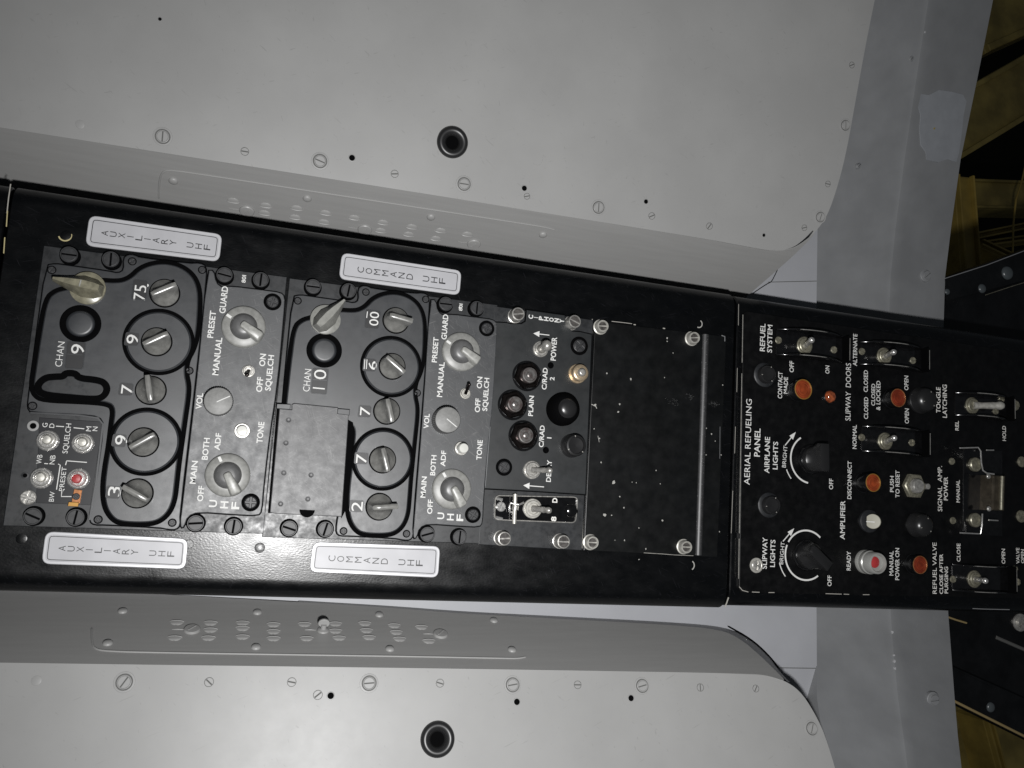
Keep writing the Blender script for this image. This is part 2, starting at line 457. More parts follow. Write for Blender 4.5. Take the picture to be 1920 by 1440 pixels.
# far beyond the window frame: a dark hall with ochre steelwork
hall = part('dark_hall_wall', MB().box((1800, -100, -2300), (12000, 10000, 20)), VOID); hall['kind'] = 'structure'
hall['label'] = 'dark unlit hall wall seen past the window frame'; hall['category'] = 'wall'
def girder(px0, py0, px1, py1, wpx, z, m, label, depth=60, name='girder'):
    a = at(px0, py0, z); b = at(px1, py1, z); s = sum(scale_at((px0 + px1) / 2, (py0 + py1) / 2, z)) / 2
    t = (b - a).normalized(); nn = Vector((-t.y, t.x, 0)) * wpx * s / 2; mb = MB()
    o = [a + nn, a - nn, b - nn, b + nn]
    mb.plate([(q.x, q.y) for q in o], z - depth, z, 4)
    # flanges of the I-beam
    for sgn in (1, -1):
        k = [a + nn * sgn, a + nn * sgn * .82, b + nn * sgn * .82, b + nn * sgn]
        mb.plate([(q.x, q.y) for q in k], z - 1, z + 9, 2)
    c = (a + b) / 2
    o = part(name, mb, m, None, c, label); o['category'] = 'girder'; o['group'] = 'steel girders beyond the window frame'
    return o
girder(1820, 30, 2080, -80, 118, -760, GIRDERB, 'broad brown girder at the top corner, highest beyond the window frame')
girder(1770, 252, 2080, 70, 88, -700, GIRDERB, 'brown diagonal girder between two dark gaps, beside the pale patch')
girder(1760, 362, 2080, 372, 46, -860, GIRDERB, 'dim brown level girder above the ochre post')
girder(1806, 330, 1822, 540, 33, -640, GIRDERP, 'ochre upright post just beyond the window frame')
girder(1800, 449, 2000, 408, 9, -680, GIRDERP, 'thin ochre rail crossing behind the upright post, upper of two')
girder(1800, 464, 2000, 436, 7, -690, GIRDERP, 'thin ochre rail crossing behind the upright post, lower of two')
girder(1835, 455, 1905, 488, 9, -660, GIRDERP, 'short ochre brace slanting down to the black hood')
girder(1790, 1385, 2010, 1450, 118, -700, GIRDERB, 'broad brown girder below the black hood at the bottom corner')
girder(1850, 1350, 1885, 1480, 10, -640, GIRDERP, 'thin ochre brace crossing the bottom corner girder')
cb = [at(1925, 300, -600), at(1916, 340, -600), at(1905, 375, -600), at(1900, 420, -600), at(1898, 520, -600)]
c_ = part('cable', MB().tube(cb, 1.6, 8), GIRDERP, None, cb[2], 'thin tan cable hanging in front of the brown girders'); c_['category'] = 'cable'

# pale backing plate behind the console
bp = thing('backing_plate', (330, 40, -64), 'pale grey backing plate showing at both cut corners of the grey lining', 'plate')
PS = .0527
BN = Vector((-PS, 0, 1)).normalized(); BP0 = Vector((50, 0, -61.5))
def BPt(x, y): return on_plane(x, y, BP0, BN)
part('plate_sheet', slab([Vector((-200, -170, -65.5 - 250 * PS)), BPt(1400, 1420), BPt(1534, 1400), BPt(1532, 1300), BPt(1531, 1150), BPt(1531, 560), BPt(1533, 420), BPt(1540, 330), BPt(1400, 330), Vector((-200, 270, -65.5 - 250 * PS))], BN, 2), PLATEP, bp)
for (p0, p1) in (((1440, 529), (1531, 527)), ((1455, 1252), (1531, 1253))):
    a, b = BPt(*p0), BPt(*p1)
    part('seam_line', MB().tube([a, b], .3, 6), GROOVEGREY, bp, a)

# blue-grey window frame post
def frame_rows():
    rows = []
    for py, xl, xm, xr in ((-600, 1580, 1860, 2020), (-160, 1500, 1768, 1905), (0, 1490, 1745, 1862), (150, 1500, 1722, 1832), (300, 1512, 1700, 1801), (430, 1524, 1683, 1783), (520, 1530, 1674, 1772), (620, 1531, 1670, 1769), (860, 1530, 1668, 1770), (1090, 1530, 1672, 1776), (1150, 1529, 1674, 1778), (1230, 1530, 1680, 1784), (1310, 1532, 1688, 1790), (1380, 1542, 1698, 1796), (1440, 1558, 1706, 1803), (1580, 1600, 1726, 1826), (2000, 1730, 1830, 1950)):
        z = -57 + (70 * max(0, 540 - py) / 540.0 if py < 800 else 46 * max(0, py - 1160) / 280.0)
        rows.append((py, xl, xm, xr, z))
    return rows
fr = thing('window_frame_post', at(1660, 860, -60), 'wide blue-grey painted window frame post crossing behind the console', 'frame post')
def face(cols, m, name, th=14):
    mb = MB(); rs = []
    for row in frame_rows():
        py, z = row[0], row[4]; top = []
        for ci, dz in cols:
            px = row[ci] if isinstance(ci, int) else row[ci[0]] + ci[1]
            top.append(at(px, py, z + dz))
        bot = [q - Vector((0, 0, th)) for q in top[::-1]]
        rs.append(top + bot)
    mb.rings(rs); return part(name, mb, m, fr, None, None, 40)
face([(1, 0), ((2, -13), 0), ((2, -4), 1.0)], BEAMP, 'face_panel')
face([((2, -4), 1.05), ((2, 3), 1.25), ((2, 14), .6), (3, -4)], BEAMP, 'edge_panel')
def beam_z(py): return -57 + (70 * max(0, 540 - py) / 540.0 if py < 800 else 46 * max(0, py - 1160) / 280.0)
pz = beam_z(250) - .2
random.seed(3)
po = [(1728, 176), (1742, 178), (1760, 170), (1786, 171), (1806, 178), (1811, 190), (1806, 215), (1803, 250), (1798, 285), (1793, 303), (1775, 300), (1758, 304), (1738, 301), (1735, 285), (1726, 270), (1724, 240), (1727, 215), (1722, 200)]
pm = MB()
def edge_z(x, y):
    R0 = frame_rows()
    for A_, B_ in zip(R0, R0[1:]):
        if A_[0] <= y <= B_[0]:
            t = (y - A_[0]) / (B_[0] - A_[0]); xm = A_[2] + (B_[2] - A_[2]) * t + 14; xr = A_[3] + (B_[3] - A_[3]) * t
            return A_[4] + (B_[4] - A_[4]) * t + .6 - 4.6 * min(1, max(0, (x - xm) / (xr - xm)))
    return -57
top = [at(x + random.uniform(-1.5, 1.5), y + random.uniform(-1.5, 1.5), edge_z(x, y) + .5) for x, y in po]
pm.rings([[q - Vector((0, 0, 1.5)) for q in top], top]); part('pale_patch', pm, PATCHP, fr, top[0], 'pale repainted patch with a brown rust spot')
q = at(1752, 240, edge_z(1752, 240) + .7); part('rust_spot', MB().plate([(q.x + x * (1 + .3 * math.sin(5 * i)), q.y + y) for i, (x, y) in enumerate(circ((0, 0), 1.1, 12))], q.z - 2, q.z, 0), GIRDERB, fr, q)
def cap_screw(r, h):
    mb = MB(); mb.lathe([(r * 1.35, -1.5), (r * 1.35, h * .3), (r * 1.25, h * .4), (r, h * .45), (r, h * .55), (r * .9, h * .6), (.01, h * .6)], n=26)
    sectors(mb, r * .88, h * .5, h, 2, r * .3, .15); return mb
for px, py, r, a in ((1734, 517, 4.0, 40), (1748, 1311, 4.2, 5), (1607, 312, 1.6, 50), (1705, 112, 1.8, 60)):
    repeat(('frscrew', r), 'frame_screw', lambda r=r: cap_screw(r, 3.2), BEAMP, fr, at(px, py, beam_z(py) - (1.5 if px > 1690 else 0)), math.radians(a))

# ------------------------------------------------------------------ the grey lining sheets either side of the console
TILT = math.radians(14)
def fold_frame(f0, f1, inner, outward):
    f0, f1, inner = Vector(f0), Vector(f1), Vector(inner)
    u = (f1 - f0).normalized()
    nf = u.cross(inner - f0).normalized()
    if nf.z < 0: nf = -nf
    s = Vector((0, outward * math.cos(TILT), math.sin(TILT))); ns = u.cross(s).normalized()
    if ns.z < 0: ns = -ns
    return u, nf, ns
LF0, LF1 = at(0, 1243, -6), at(1400, 1263, 17)
LIN = at(600, 1131, -58)
lu, lnf, lns = fold_frame(LF0, LF1, LIN, -1)
UF0, UF1 = at(0, 240, -6), at(1400, 458, 9)
_drop = LIN - (LF0 + lu * ((LIN - LF0).dot(lu)))
UIN = UF0 + Vector((0, -_drop.y, _drop.z))
uu, unf, uns = fold_frame(UF0, UF1, UIN, 1)
def L_sheet(x, y): return on_plane(x, y, LF0, lns)
def L_fl(x, y): return on_plane(x, y, LF0, lnf)
def U_sheet(x, y): return on_plane(x, y, UF0, uns)
def U_fl(x, y): return on_plane(x, y, UF0, unf)
def basis(n, u):
    v = n.cross(u).normalized(); return Matrix((u, v, n)).transposed()

lo = thing('lining_panel', LF0 + lu * 250, 'grey painted lining panel below the console with three full rows of louvers', 'lining panel', 'grey lining panels flanking the console')
up = thing('lining_panel', UF0 + uu * 250, 'grey painted lining panel above the console, its louver rows half hidden', 'lining panel', 'grey lining panels flanking the console')
def ex(p, u, d): return p + u * d
pts = [ex(L_sheet(0, 1243), lu, -260)] + [L_sheet(x, y) for x, y in arc_px([(300, 1246.5), (900, 1254), (1400, 1262.5), (1440, 1266), (1478, 1279), (1505, 1301), (1532, 1345), (1548, 1382), (1566, 1440), (1590, 1530), (1640, 1720), (1720, 1980)], 2)] + [L_sheet(900, 2000), ex(L_sheet(0, 2000), lu, -260)]
part('sheet', slab(pts, lns, 1.3), LINING, lo)
pts = [ex(L_fl(0, 1243.3), lu, -260)] + [L_fl(x, y) for x, y in arc_px([(300, 1246.8), (900, 1254.3), (1400, 1262.8), (1440, 1266.3), (1476, 1279), (1455, 1258), (1424, 1228), (1390, 1199), (1352, 1180), (1250, 1171), (1040, 1159.5), (860, 1150), (740, 1140), (600, 1131), (300, 1114), (0, 1098)], 2)] + [ex(L_fl(0, 1096), lu, -260)]
part('flange', slab(pts, lnf, .6), FLANGE, lo)
pts = [ex(U_sheet(0, 240), uu, -260)] + [U_sheet(x, y) for x, y in arc_px([(300, 286.5), (900, 380), (1320, 447), (1403, 463), (1450, 471), (1484, 468), (1508, 454), (1530, 434), (1552, 404), (1572, 345), (1588, 280), (1604, 190), (1622, 90), (1642, -10), (1668, -130), (1700, -290), (1765, -600)], 2)] + [U_sheet(900, -600), ex(U_sheet(0, -600), uu, -260)]
part('sheet', slab(pts, uns, 1.3), LINING, up)
pts = [ex(U_fl(0, 239.7), uu, -260)] + [U_fl(x, y) for x, y in arc_px([(300, 286.2), (900, 379.7), (1320, 446.7), (1403, 462.7), (1450, 470.7), (1484, 468), (1508, 454), (1534, 432), (1498, 470), (1458, 506), (1407, 550), (1370, 582)], 2)] + [U_fl(900, 560), U_fl(300, 455), ex(U_fl(0, 400), uu, -260)]
part('flange', slab(pts, unf, .6), FLANGE, up)
# turned-down lip that closes the cut edge of the lower sheet against the backing plate
def lip(root, P, Q):
    n_ = len(P); mb = MB(); mb.add([p for p in P] + [q for q in Q] + [p - Vector((0, 0, .5)) for p in P] + [q - Vector((0, 0, .5)) for q in Q],
        [(i, i + 1, n_ + i + 1, n_ + i) for i in range(n_ - 1)] + [(2 * n_ + i, 3 * n_ + i, 3 * n_ + i + 1, 2 * n_ + i + 1) for i in range(n_ - 1)] + [(n_ + i, n_ + i + 1, 3 * n_ + i + 1, 3 * n_ + i) for i in range(n_ - 1)])
    part('edge_lip', mb, LINING, root, P[n_ // 2])
E_ = arc_px([(560, 1129), (740, 1140), (860, 1150), (1040, 1159.5), (1250, 1171), (1352, 1180), (1390, 1199), (1424, 1228), (1455, 1258), (1477, 1279)], 2)
Q_ = arc_px([(560, 1126.5), (740, 1137), (860, 1146.5), (1040, 1155.5), (1250, 1167), (1362, 1174.5), (1407, 1199), (1438, 1227), (1461, 1258), (1481, 1279)], 2)
lip(lo, [L_fl(x, y) for x, y in E_], [BPt(x, y) + BN * .2 for x, y in Q_])
# black strips drawn as the gap shadow between cut flange ends and backing plate
s = arc_px([(1364, 1173.5), (1408, 1198), (1439, 1226), (1460, 1252)], 2)
part('gap_shadow_strip', MB().tube([BPt(x, y) for x, y in s], [.2] + [.6] * (len(s) - 2) + [.4], 8), GASKET, lo, at(1415, 1209, -60))
s = arc_px([(1410, 551), (1438, 532), (1446, 529), (1452, 518), (1458, 505)], 2)
part('gap_shadow_strip', MB().tube([BPt(x, y) for x, y in s], .35, 8), GASKET, up, at(1440, 530, -60))

def louver():
    mb = MB(); n, k = 14, 6; rows = []
    for j in range(k + 1):
        t = j / k; w = 3.7 * math.sqrt(max(0, 1 - (t * .98) ** 2)); h = .95 * math.sqrt(max(0, 1 - (t * .98) ** 2))
        rows.append([(w * math.cos(math.pi * i / n), -t * 3.4, h * math.sin(math.pi * i / n) - .05) for i in range(n + 1)])
    vs = [q for r in rows for q in r]; fs = []
    for j in range(k):
        for i in range(n):
            a = j * (n + 1) + i; fs.append((a, a + 1, a + n + 2, a + n + 1))
    mb.add(vs, fs)
    mb.tube([(w_, y_ + .12, z_) for w_, y_, z_ in rows[0]], .3, 6)
    inner = [(w * .86, y, z * .8) for w, y, z in rows[0]]
    mb.add(rows[0] + inner, [(i, i + 1, n + 2 + i, n + 1 + i) for i in range(n)])
    mb.add(inner + [(q[0], -1.2, -.02) for q in inner], [(i, i + 1, n + 2 + i, n + 1 + i) for i in range(n)])
    return mb
def dome_rivet(r, h):
    return MB().lathe([(r, 0), (r * .97, h * .35), (r * .8, h * .7), (r * .5, h * .93), (.01, h)], n=20)
def dzus_oval():
    mb = MB(); mb.lathe([(4.6, 0), (4.5, .7), (4.0, 1.2), (.01, 1.4)], n=28); mb.box((0, 0, 1.2), (5.5, .7, .5), .9, .1); return mb
def wing():
    mb = MB(); mb.lathe([(3.6, 0), (3.3, .8), (1.7, 1.4), (1.6, 4), (.01, 4)], n=20)
    w2 = MB(Matrix.Translation((0, .6, 4.6)) @ Matrix.Rotation(math.radians(90), 4, 'X')); w2.plate([(x * 1.25, y) for x, y in circ((0, 0), 2.7, 28)], -.6, .6, .3); mb.add(w2.v, w2.f); mb.flat = True; return mb
def vent(root, fl, n, u, line, left_end, louvers, rivets, ovals, wings, outward):
    B = basis(n, u)
    if outward > 0: B = B @ Matrix.Rotation(math.pi, 3, 'Z')
    # embossed outline bead of the vent plate
    pts = [fl(x, y) + n * .1 for x, y in line]
    vp = part('vent_plate', MB().tube(pts, [.25] + [.55] * (len(pts) - 2) + [.25], 8), FLANGE, root, pts[len(pts) // 2])
    for x, y in louvers: repeat('louver', 'louver', louver, FLANGE, vp, fl(x, y), M=B)
    for x, y in rivets: repeat('rivet', 'rivet', lambda: dome_rivet(2.7, 1.5), FLANGE, vp, fl(x, y), M=B)
    for x, y in ovals: repeat('oval', 'oval_fastener', dzus_oval, FLANGE, vp, fl(x, y), M=B)
    for x, y in wings: repeat('wing', 'wing_fastener', wing, FLANGE, vp, fl(x, y), M=B)
    for x, y in ovals + wings:
        c = fl(x, y) - u * 7.5; repeat('slit', 'slit', lambda: MB().tube([(-3.2, 0, .1), (0, 0, .3), (3.2, 0, .1)], [.15, .35, .15], 8), FLANGE, vp, c, M=B)
vent(lo, L_fl, lnf, lu, arc_px([(172, 1178), (172, 1200), (176, 1217), (200, 1221.5), (300, 1224), (560, 1228), (760, 1231), (940, 1234.5), (972, 1235), (986, 1232)], 2), None,
     [(332, 1166), (395, 1167), (455, 1167), (513, 1170), (571, 1169.5), (629, 1168.6), (684, 1168), (739, 1172), (790, 1175),
      (395, 1180), (455, 1177), (513, 1183), (629, 1182), (687, 1181), (743, 1184.5),
      (328, 1195), (391, 1195), (455, 1193), (513, 1196), (575, 1196), (636, 1195), (692, 1194), (749, 1197), (804, 1201)],
     [(230, 1146), (482.5, 1148.5), (202, 1206), (480, 1213.5), (711, 1153), (926, 1163.6), (731, 1217), (960, 1218.5)], [(360, 1181), (826, 1189.5)], [(606, 1182)], -1)
vent(up, U_fl, unf, uu, arc_px([(298, 372), (298, 345), (303, 322), (318, 318.5), (360, 324), (700, 376), (1000, 422), (1028, 427), (1040, 431)], 2), None,
     [(437, 378), (498, 387), (556, 392), (610, 401), (664, 410), (718, 419), (772, 427), (826, 434), (876, 441),
      (495.5, 401), (553, 409), (607, 418), (713.5, 434), (766, 441), (817, 449)],
     [(325, 339), (576, 372), (808, 407), (1018, 440)], [(463, 395), (684, 430), (888.5, 457)], [], 1)

# fasteners, holes and grommets of the two sheets
def ring_screw(r):
    mb = MB(); mb.lathe([(r * 1.35, -.2), (r * 1.3, .25), (r * 1.08, .3), (r * 1.04, -.1), (r * .92, -.1), (r * .9, .7), (r * .82, .8), (r * .75, .5), (.01, .5)], n=32)
    sectors(mb, r * .74, .2, .85, 2, r * .16, .1); return mb
def flat_screw(r):
    mb = MB(); mb.lathe([(r * 1.12, -.2), (r * 1.1, .12), (r, .14), (r * .98, -.02), (.01, -.02)], n=24)
    sectors(mb, r * .92, -.1, .3, 2, r * .3, .08); return mb
def hole(r):
    mb = MB(); mb.lathe([(r * 1.35, -.1), (r * 1.3, .25), (r * 1.05, .3), (r, .05)], n=24, cap=False); return mb
def hole_floor(r): return MB().lathe([(r * 1.08, -.02), (r * 1.08, .08), (.01, .08)], n=20)
def faint_disc(r): return flatmb(MB().lathe([(r, -.1), (r * .97, .12), (r * .85, .2), (.01, .2)], n=24))
def crescent(r): return MB().strip(circ((0, 0), r, 14, math.radians(185), math.radians(355), True), .35, -.1, .15)
def dress(root, fn, n, u, rings, flats, holes, faints, crescents):
    B = basis(n, u)
    R_ = lambda a: B @ Matrix.Rotation(math.radians(a), 3, 'Z')
    for x, y, r, a in rings: repeat(('ring', r), 'ring_fastener', lambda r=r: ring_screw(r), LINING, root, fn(x, y), M=R_(a))
    for x, y, r, a in rings:
        g = repeat(('ringgroove', r), 'groove_dirt_shade', lambda r=r: MB().band(circ((0, 0), r * .97, 32), r * .13, -.1, .12), GROOVEGREY, root, fn(x, y), M=R_(a))  # dark bands and slot strips stand for gap shade as well as dirt
        repeat(('slotgroove', r), 'slot_dirt_shade', lambda r=r: MB().box((0, 0, .3), (r * 1.45, r * .15, .28)), GROOVEGREY, g, fn(x, y))
    for x, y, r, a in flats:
        repeat(('flatgroove', r), 'slot_dirt_shade', lambda r=r: MB().box((0, 0, -.1), (r * 1.8, r * .28, .22)).band(circ((0, 0), r * 1.02, 24), r * .1, -.1, .17), GROOVEGREY, root, fn(x, y), M=R_(a))
    for x, y, r, a in flats: repeat(('flat', r), 'screw', lambda r=r: flat_screw(r), LINING, root, fn(x, y), M=R_(a))
    for x, y, r in holes:
        h = repeat(('hole', r), 'screw_hole', lambda r=r: hole(r), LINING, root, fn(x, y), M=R_(0))
        o = repeat(('holefloor', r), 'hole_core', lambda r=r: hole_floor(r), GASKET, h, fn(x, y)); 
    for x, y, r in faints: repeat(('faint', r), 'filled_screw', lambda r=r: faint_disc(r), LINING, root, fn(x, y), M=R_(0))
    for x, y, r, a in crescents: repeat(('cres', r), 'paint_ring', lambda r=r: crescent(r), LINING, root, fn(x, y), M=R_(a))
dress(lo, L_sheet, lns, lu,
      [(233, 1279, 4.0, 60), (692, 1281, 3.9, 5), (961, 1284, 3.9, 10), (1204, 1286, 3.8, 15), (1522, 1366, 3.8, 70)],
      [(392, 1279, 2.3, 140), (547, 1279, 2.3, 170), (825, 1281, 2.2, 165), (1083, 1284, 2.2, 0), (1313, 1289, 2.2, 90), (1417, 1291, 2.1, 60), (596, 1303, 2.4, 40)],
      [(620, 1304.5, 1.7), (969, 1316, 1.7), (1183, 1309, 1.7)], [(68, 1276, 2.5)], [(646, 1305, 2.2, 150), (1176, 1312, 3.0, -60)])
dress(up, U_sheet, uns, uu,
      [(305, 256, 3.9, 90), (600, 302, 3.9, 165), (870, 345, 3.9, 0), (1122, 389, 3.8, 95), (1585, 235, 3.4, 100), (1538, 407, 3.4, 80)],
      [(459, 284, 2.2, 0), (740, 326, 2.2, 10), (988, 368, 1.9, 20), (1222, 405, 2.2, 30), (1330, 424, 2.2, 60), (1508, 427, 2.0, 20), (1597, 122, 2.0, 30), (1552, 345, 2.0, 0)],
      [(660, 296, 1.7), (983, 353, 1.6), (1211, 378, 1.4), (1432, 441, 1.1), (300, 36, .9)], [(150, 233, 2.4)], [(635, 293, 2.2, 0), (682, 300, 2.4, 20), (998, 362, 2.0, -40), (1008, 300, 3.4, 40)])
def grommet():
    mb = MB(); pr = [(9.6, -.2), (9.6, 1.2), (9.0, 2.6), (7.7, 3.4), (6.3, 3.2), (5.0, 2.2), (4.2, 1.0), (3.9, .2)]
    mb.lathe(pr, n=48, cap=False); return mb
for x, y, fn, n, u, s, lab in ((848, 267, U_sheet, uns, uu, 1.0, 'round black rubber grommet in the lining sheet above the console'), (820, 1386, L_sheet, lns, lu, 1.0, 'round black rubber grommet in the lining sheet below the console')):
    o = repeat('grommet', 'rubber_grommet', grommet, RUBBER, None, fn(x, y), M=basis(n, u), label=lab)
    repeat('gcore', 'hole_core', lambda: MB().lathe([(4.3, .05), (4.25, .25), (.01, .25)], n=32), GASKET, o, fn(x, y))
    o['category'] = 'grommet'; o['group'] = 'rubber grommets in the lining sheets'

# ------------------------------------------------------------------ the black console
def console_box(x0, x1, y0, y1, z1, r=7.5, zb=-62):
    prof = [(y0, zb)]
    prof += [(y0 + r - r * math.cos(t), z1 - r + r * math.sin(t)) for t in [math.radians(90 * i / 8) for i in range(9)]]
    prof += [(y1 - r + r * math.sin(t), z1 - r + r * math.cos(t)) for t in [math.radians(90 * i / 8) for i in range(9)]]
    prof += [(y1, zb)]
    e = .7
    def ring(x, d):
        c = []
        for i, (y, z) in enumerate(prof):
            c.append((x, y + (d if y < 40 else -d), z - (d if z > -30 else 0)))
        return c
    return MB().rings([ring(x0, e), ring(x0 + e, 0), ring(x1 - e, 0), ring(x1, e)])
con = thing('console_housing', (90, 41, -62), 'long glossy black console housing holding the radio panels', 'console')
part('shell', console_box(-131.0, 310.0, -65.6, 147.9, 0, 11.0), CONSOLE, con, None, None, 25)
def streak(root, pts, z, m=None, w=.35, name='edge_wear_glint'):
    a = [at(x, y, z) for x, y in pts]
    return part(name, MB().strip(a, w, z - .2, z + .07), m or BARE, root, a[0])
con2 = thing('console_housing', (420, 40, -62), 'narrower glossy black console end carrying the refueling panel', 'console')
part('shell', console_box(312.2, 640.0, -64.0, 147.0, -.6, 10.0), CONSOLE, con2, None, None, 25)
con3 = thing('console_housing', (-200, 41, -62), 'short end of a black console at the picture edge beside the radio console', 'console')
part('shell', console_box(-420.0, -132.6, -65.6, 147.9, -.4, 11.0), CONSOLE, con3, None, None, 25)
# chips, plugged holes and worn edges in the console paint
for px, py, r, a0, a1, m in ((122, 441, 3.1, 200, 380, YELLOWCHIP), (1310, 607, 2.6, 250, 420, CHIP), (1294, 1060, 3.0, -60, 60, CHIP)):
    c = at(px, py, 0); part('chip_mark', MB().strip(circ((c.x, c.y), r, 14, math.radians(a0), math.radians(a1), True), .7, -.1, .06), m, con, c)
for px, py, r in ((40, 1010, 2.6), (487, 1027, 2.8), (355, 1020, 2.4), (124, 441, 2.6)):
    repeat(('plug', r), 'plug', lambda r=r: flatmb(MB().lathe([(r, -.2), (r, .04), (r * .9, .12), (.01, .12)], n=28)), CONSOLE, con, at(px, py, 0))
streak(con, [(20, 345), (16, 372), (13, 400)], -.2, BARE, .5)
for seg in ([(14, 395), (12, 425)], [(9, 445), (7, 475)]): streak(con, seg, -.1, YELLOWCHIP, .5)
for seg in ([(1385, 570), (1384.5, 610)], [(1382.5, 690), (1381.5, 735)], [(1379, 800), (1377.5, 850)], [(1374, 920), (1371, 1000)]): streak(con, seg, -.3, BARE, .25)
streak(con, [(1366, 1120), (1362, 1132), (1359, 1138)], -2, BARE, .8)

# ------------------------------------------------------------------ black hood at the far end
hd = thing('instrument_hood', at(1850, 900, -60), 'black painted hood spreading out behind the far end of the console', 'hood')
P3 = lambda l, z: [at(x, y, z) for x, y in l]
hz = -72
part('hood_panel', slab(P3([(1740, 545), (1776, 560), (2000, 505), (2000, 1345), (1788, 1252), (1740, 1160)], hz), Vector((0, 0, 1)), 10), HOODP, hd)
part('upper_rail', slab(P3([(1772, 521), (2000, 440), (2000, 505), (1776, 563)], hz + 14), Vector((0, 0, 1)), 20), HOODP, hd)
part('lower_rail', slab(P3([(1786, 1250), (2000, 1345), (2000, 1421), (1792, 1317)], hz + 14), Vector((0, 0, 1)), 20), HOODP, hd)
def edge_tube(l, z, r, m, name='edge_strip'):
    pts = P3(l, z); part(name, MB().tube(pts, r, 8), m, hd, pts[0])
edge_tube([(1772, 522), (1850, 497), (2000, 440)], hz + 14.3, .4, BEAMP)
edge_tube([(1848, 553), (1900, 536), (2000, 506)], hz + 14.3, .3, OLIVEM)
edge_tube([(1790, 1315), (1850, 1345), (2000, 1420)], hz + 14.3, 1.1, TANEDGE)
edge_tube([(1786, 1252), (1857, 1286)], hz + 14.3, .3, HOODP)
edge_tube([(1868, 1195), (1960, 1235)], hz + .4, 1.5, GROOVEGREY)
edge_tube([(1772, 1155), (1792, 1162), (1812, 1168)], hz + 3, .8, TANEDGE)
for px, py, r in ((1888, 512, 6), (1841, 541, 4.0), (1857, 1326, 4), (1776, 547, 2.6)):
    repeat(('hdome', r), 'hood_rivet', lambda r=r: dome_rivet(r, r * .5), mat('dark_slate_rivet', (.05, .058, .062), .3) if 'dark_slate_rivet' not in bpy.data.materials else bpy.data.materials['dark_slate_rivet'], hd, at(px, py, hz + 14))
repeat('hscrew', 'hood_screw', lambda: cap_screw(5.5, 3.5), STEEL, hd, at(1912, 1167, hz + .2), .6)

random.seed(5)
for x, y in ((1674, 1186), (1677, 1229), (1678, 1240), (1679, 1254), (1735, 60)):  # pale flecks drawn as highlights along the post's ridge
    q = at(x, y, edge_z(x + 20, y) + 1.4); n_ = 6
    part('paint_chip_glint', MB().plate([(q.x + .9 * random.uniform(.4, 1.2) * math.cos(6.283 * i / n_), q.y + 1.2 * random.uniform(.4, 1.2) * math.sin(6.283 * i / n_)) for i in range(n_)], q.z - 1.5, q.z, 0), PLACRIM, fr, q)
# ================================================================== RADIO CONTROL PANELS
DX = 127.1
ZB, ZA, ZI, ZC = 1.4, 3.2, 4.7, 3.3

def plac(px_pts, label, words, p0, p1, wpx):
    q = [at(x, y, .1) for x, y in px_pts]; c = sum(q, Vector()) / 4
    t = thing('placard', c, label, 'placard', 'silver name placards on the console')
    o = rquad([(a.x, a.y) for a in q], 4.2)
    part('plate', MB().plate(o, 0.0, .9, .25), PLACARD, t)
    part('bright_rim', MB().band(offset(ccw(o), .9), 1.7, .5, 1.05, .3), PLACRIM, t)
    inn = offset(ccw(rquad([(a.x, a.y) for a in q], 4.2)), 2.3)
    part('border_line', MB().band(inn, .38, .8, .93), PLACINK, t)
    stacked(t, words, p0, p1, wpx, .95, PLACINK, -.003, .84)
plac([(168, 404), (417, 440), (411, 491), (160, 461)], 'silver placard reading AUXILIARY UHF above the left radio, near the ceiling side', 'AUXILIARY UHF', (196, 437), (388, 464), 9.6)
plac([(86, 996), (353, 1010), (348, 1067), (78, 1057)], 'silver placard reading AUXILIARY UHF below the left radio, beside the full louvers', 'AUXILIARY UHF', (116, 1028), (320, 1039), 10)
plac([(641, 474), (865, 508), (861, 554), (635, 523)], 'silver placard reading COMMAND UHF above the middle radio', 'COMMAND UHF', (676, 506), (829, 527), 10.5)
plac([(587, 1016), (825, 1024), (821, 1083), (580, 1072)], 'silver placard reading COMMAND UHF below the middle radio', 'COMMAND UHF', (622, 1047), (786, 1056), 10.8)

def outline(pts, z, dx, n=1):
    o = [(p.x + dx, p.y) for p in (at(x, y, z) for x, y in pts)]
    return chaikin(o, n) if n else o

A_OUT = [(86, 497), (104, 494), (125, 497), (203, 508), (221, 512), (232, 506), (231, 484), (240, 477), (252, 478), (262, 483), (354, 494), (375, 493), (386, 499), (387, 520), (366, 720), (337, 964), (338, 985), (330, 993), (317, 993), (296, 989), (197, 984), (176, 984), (168, 978), (169, 960), (178, 922), (195, 796), (186, 781), (150, 777), (57, 773), (51, 764), (53, 745), (66, 640)]
I_OUT = [(104, 545), (125, 540), (160, 531), (189, 525), (212, 527), (230, 526), (246, 518), (260, 504), (283, 494), (312, 491), (342, 499), (365, 517), (376, 545), (375, 590), (371, 630), (364, 655), (352, 676), (350, 700), (355, 722), (354, 745), (348, 785), (341, 835), (336, 870), (332, 908), (328, 940), (317, 964), (297, 980), (270, 984), (225, 982), (208, 972), (195, 950), (192, 917), (196, 878), (203, 839), (208, 797), (212, 768), (203, 758), (161, 754), (80, 751), (64, 741), (59, 724), (64, 690), (74, 625), (86, 560)]
C_OUT = [(389, 507), (401, 507), (405, 530), (417, 539), (432, 536), (495, 544), (526, 548), (534, 556), (533, 580), (520, 722), (506, 812), (494, 915), (491, 958), (484, 967), (440, 965), (372, 960), (352, 968), (345, 988), (339, 990), (338, 975), (340, 962), (368, 722)]

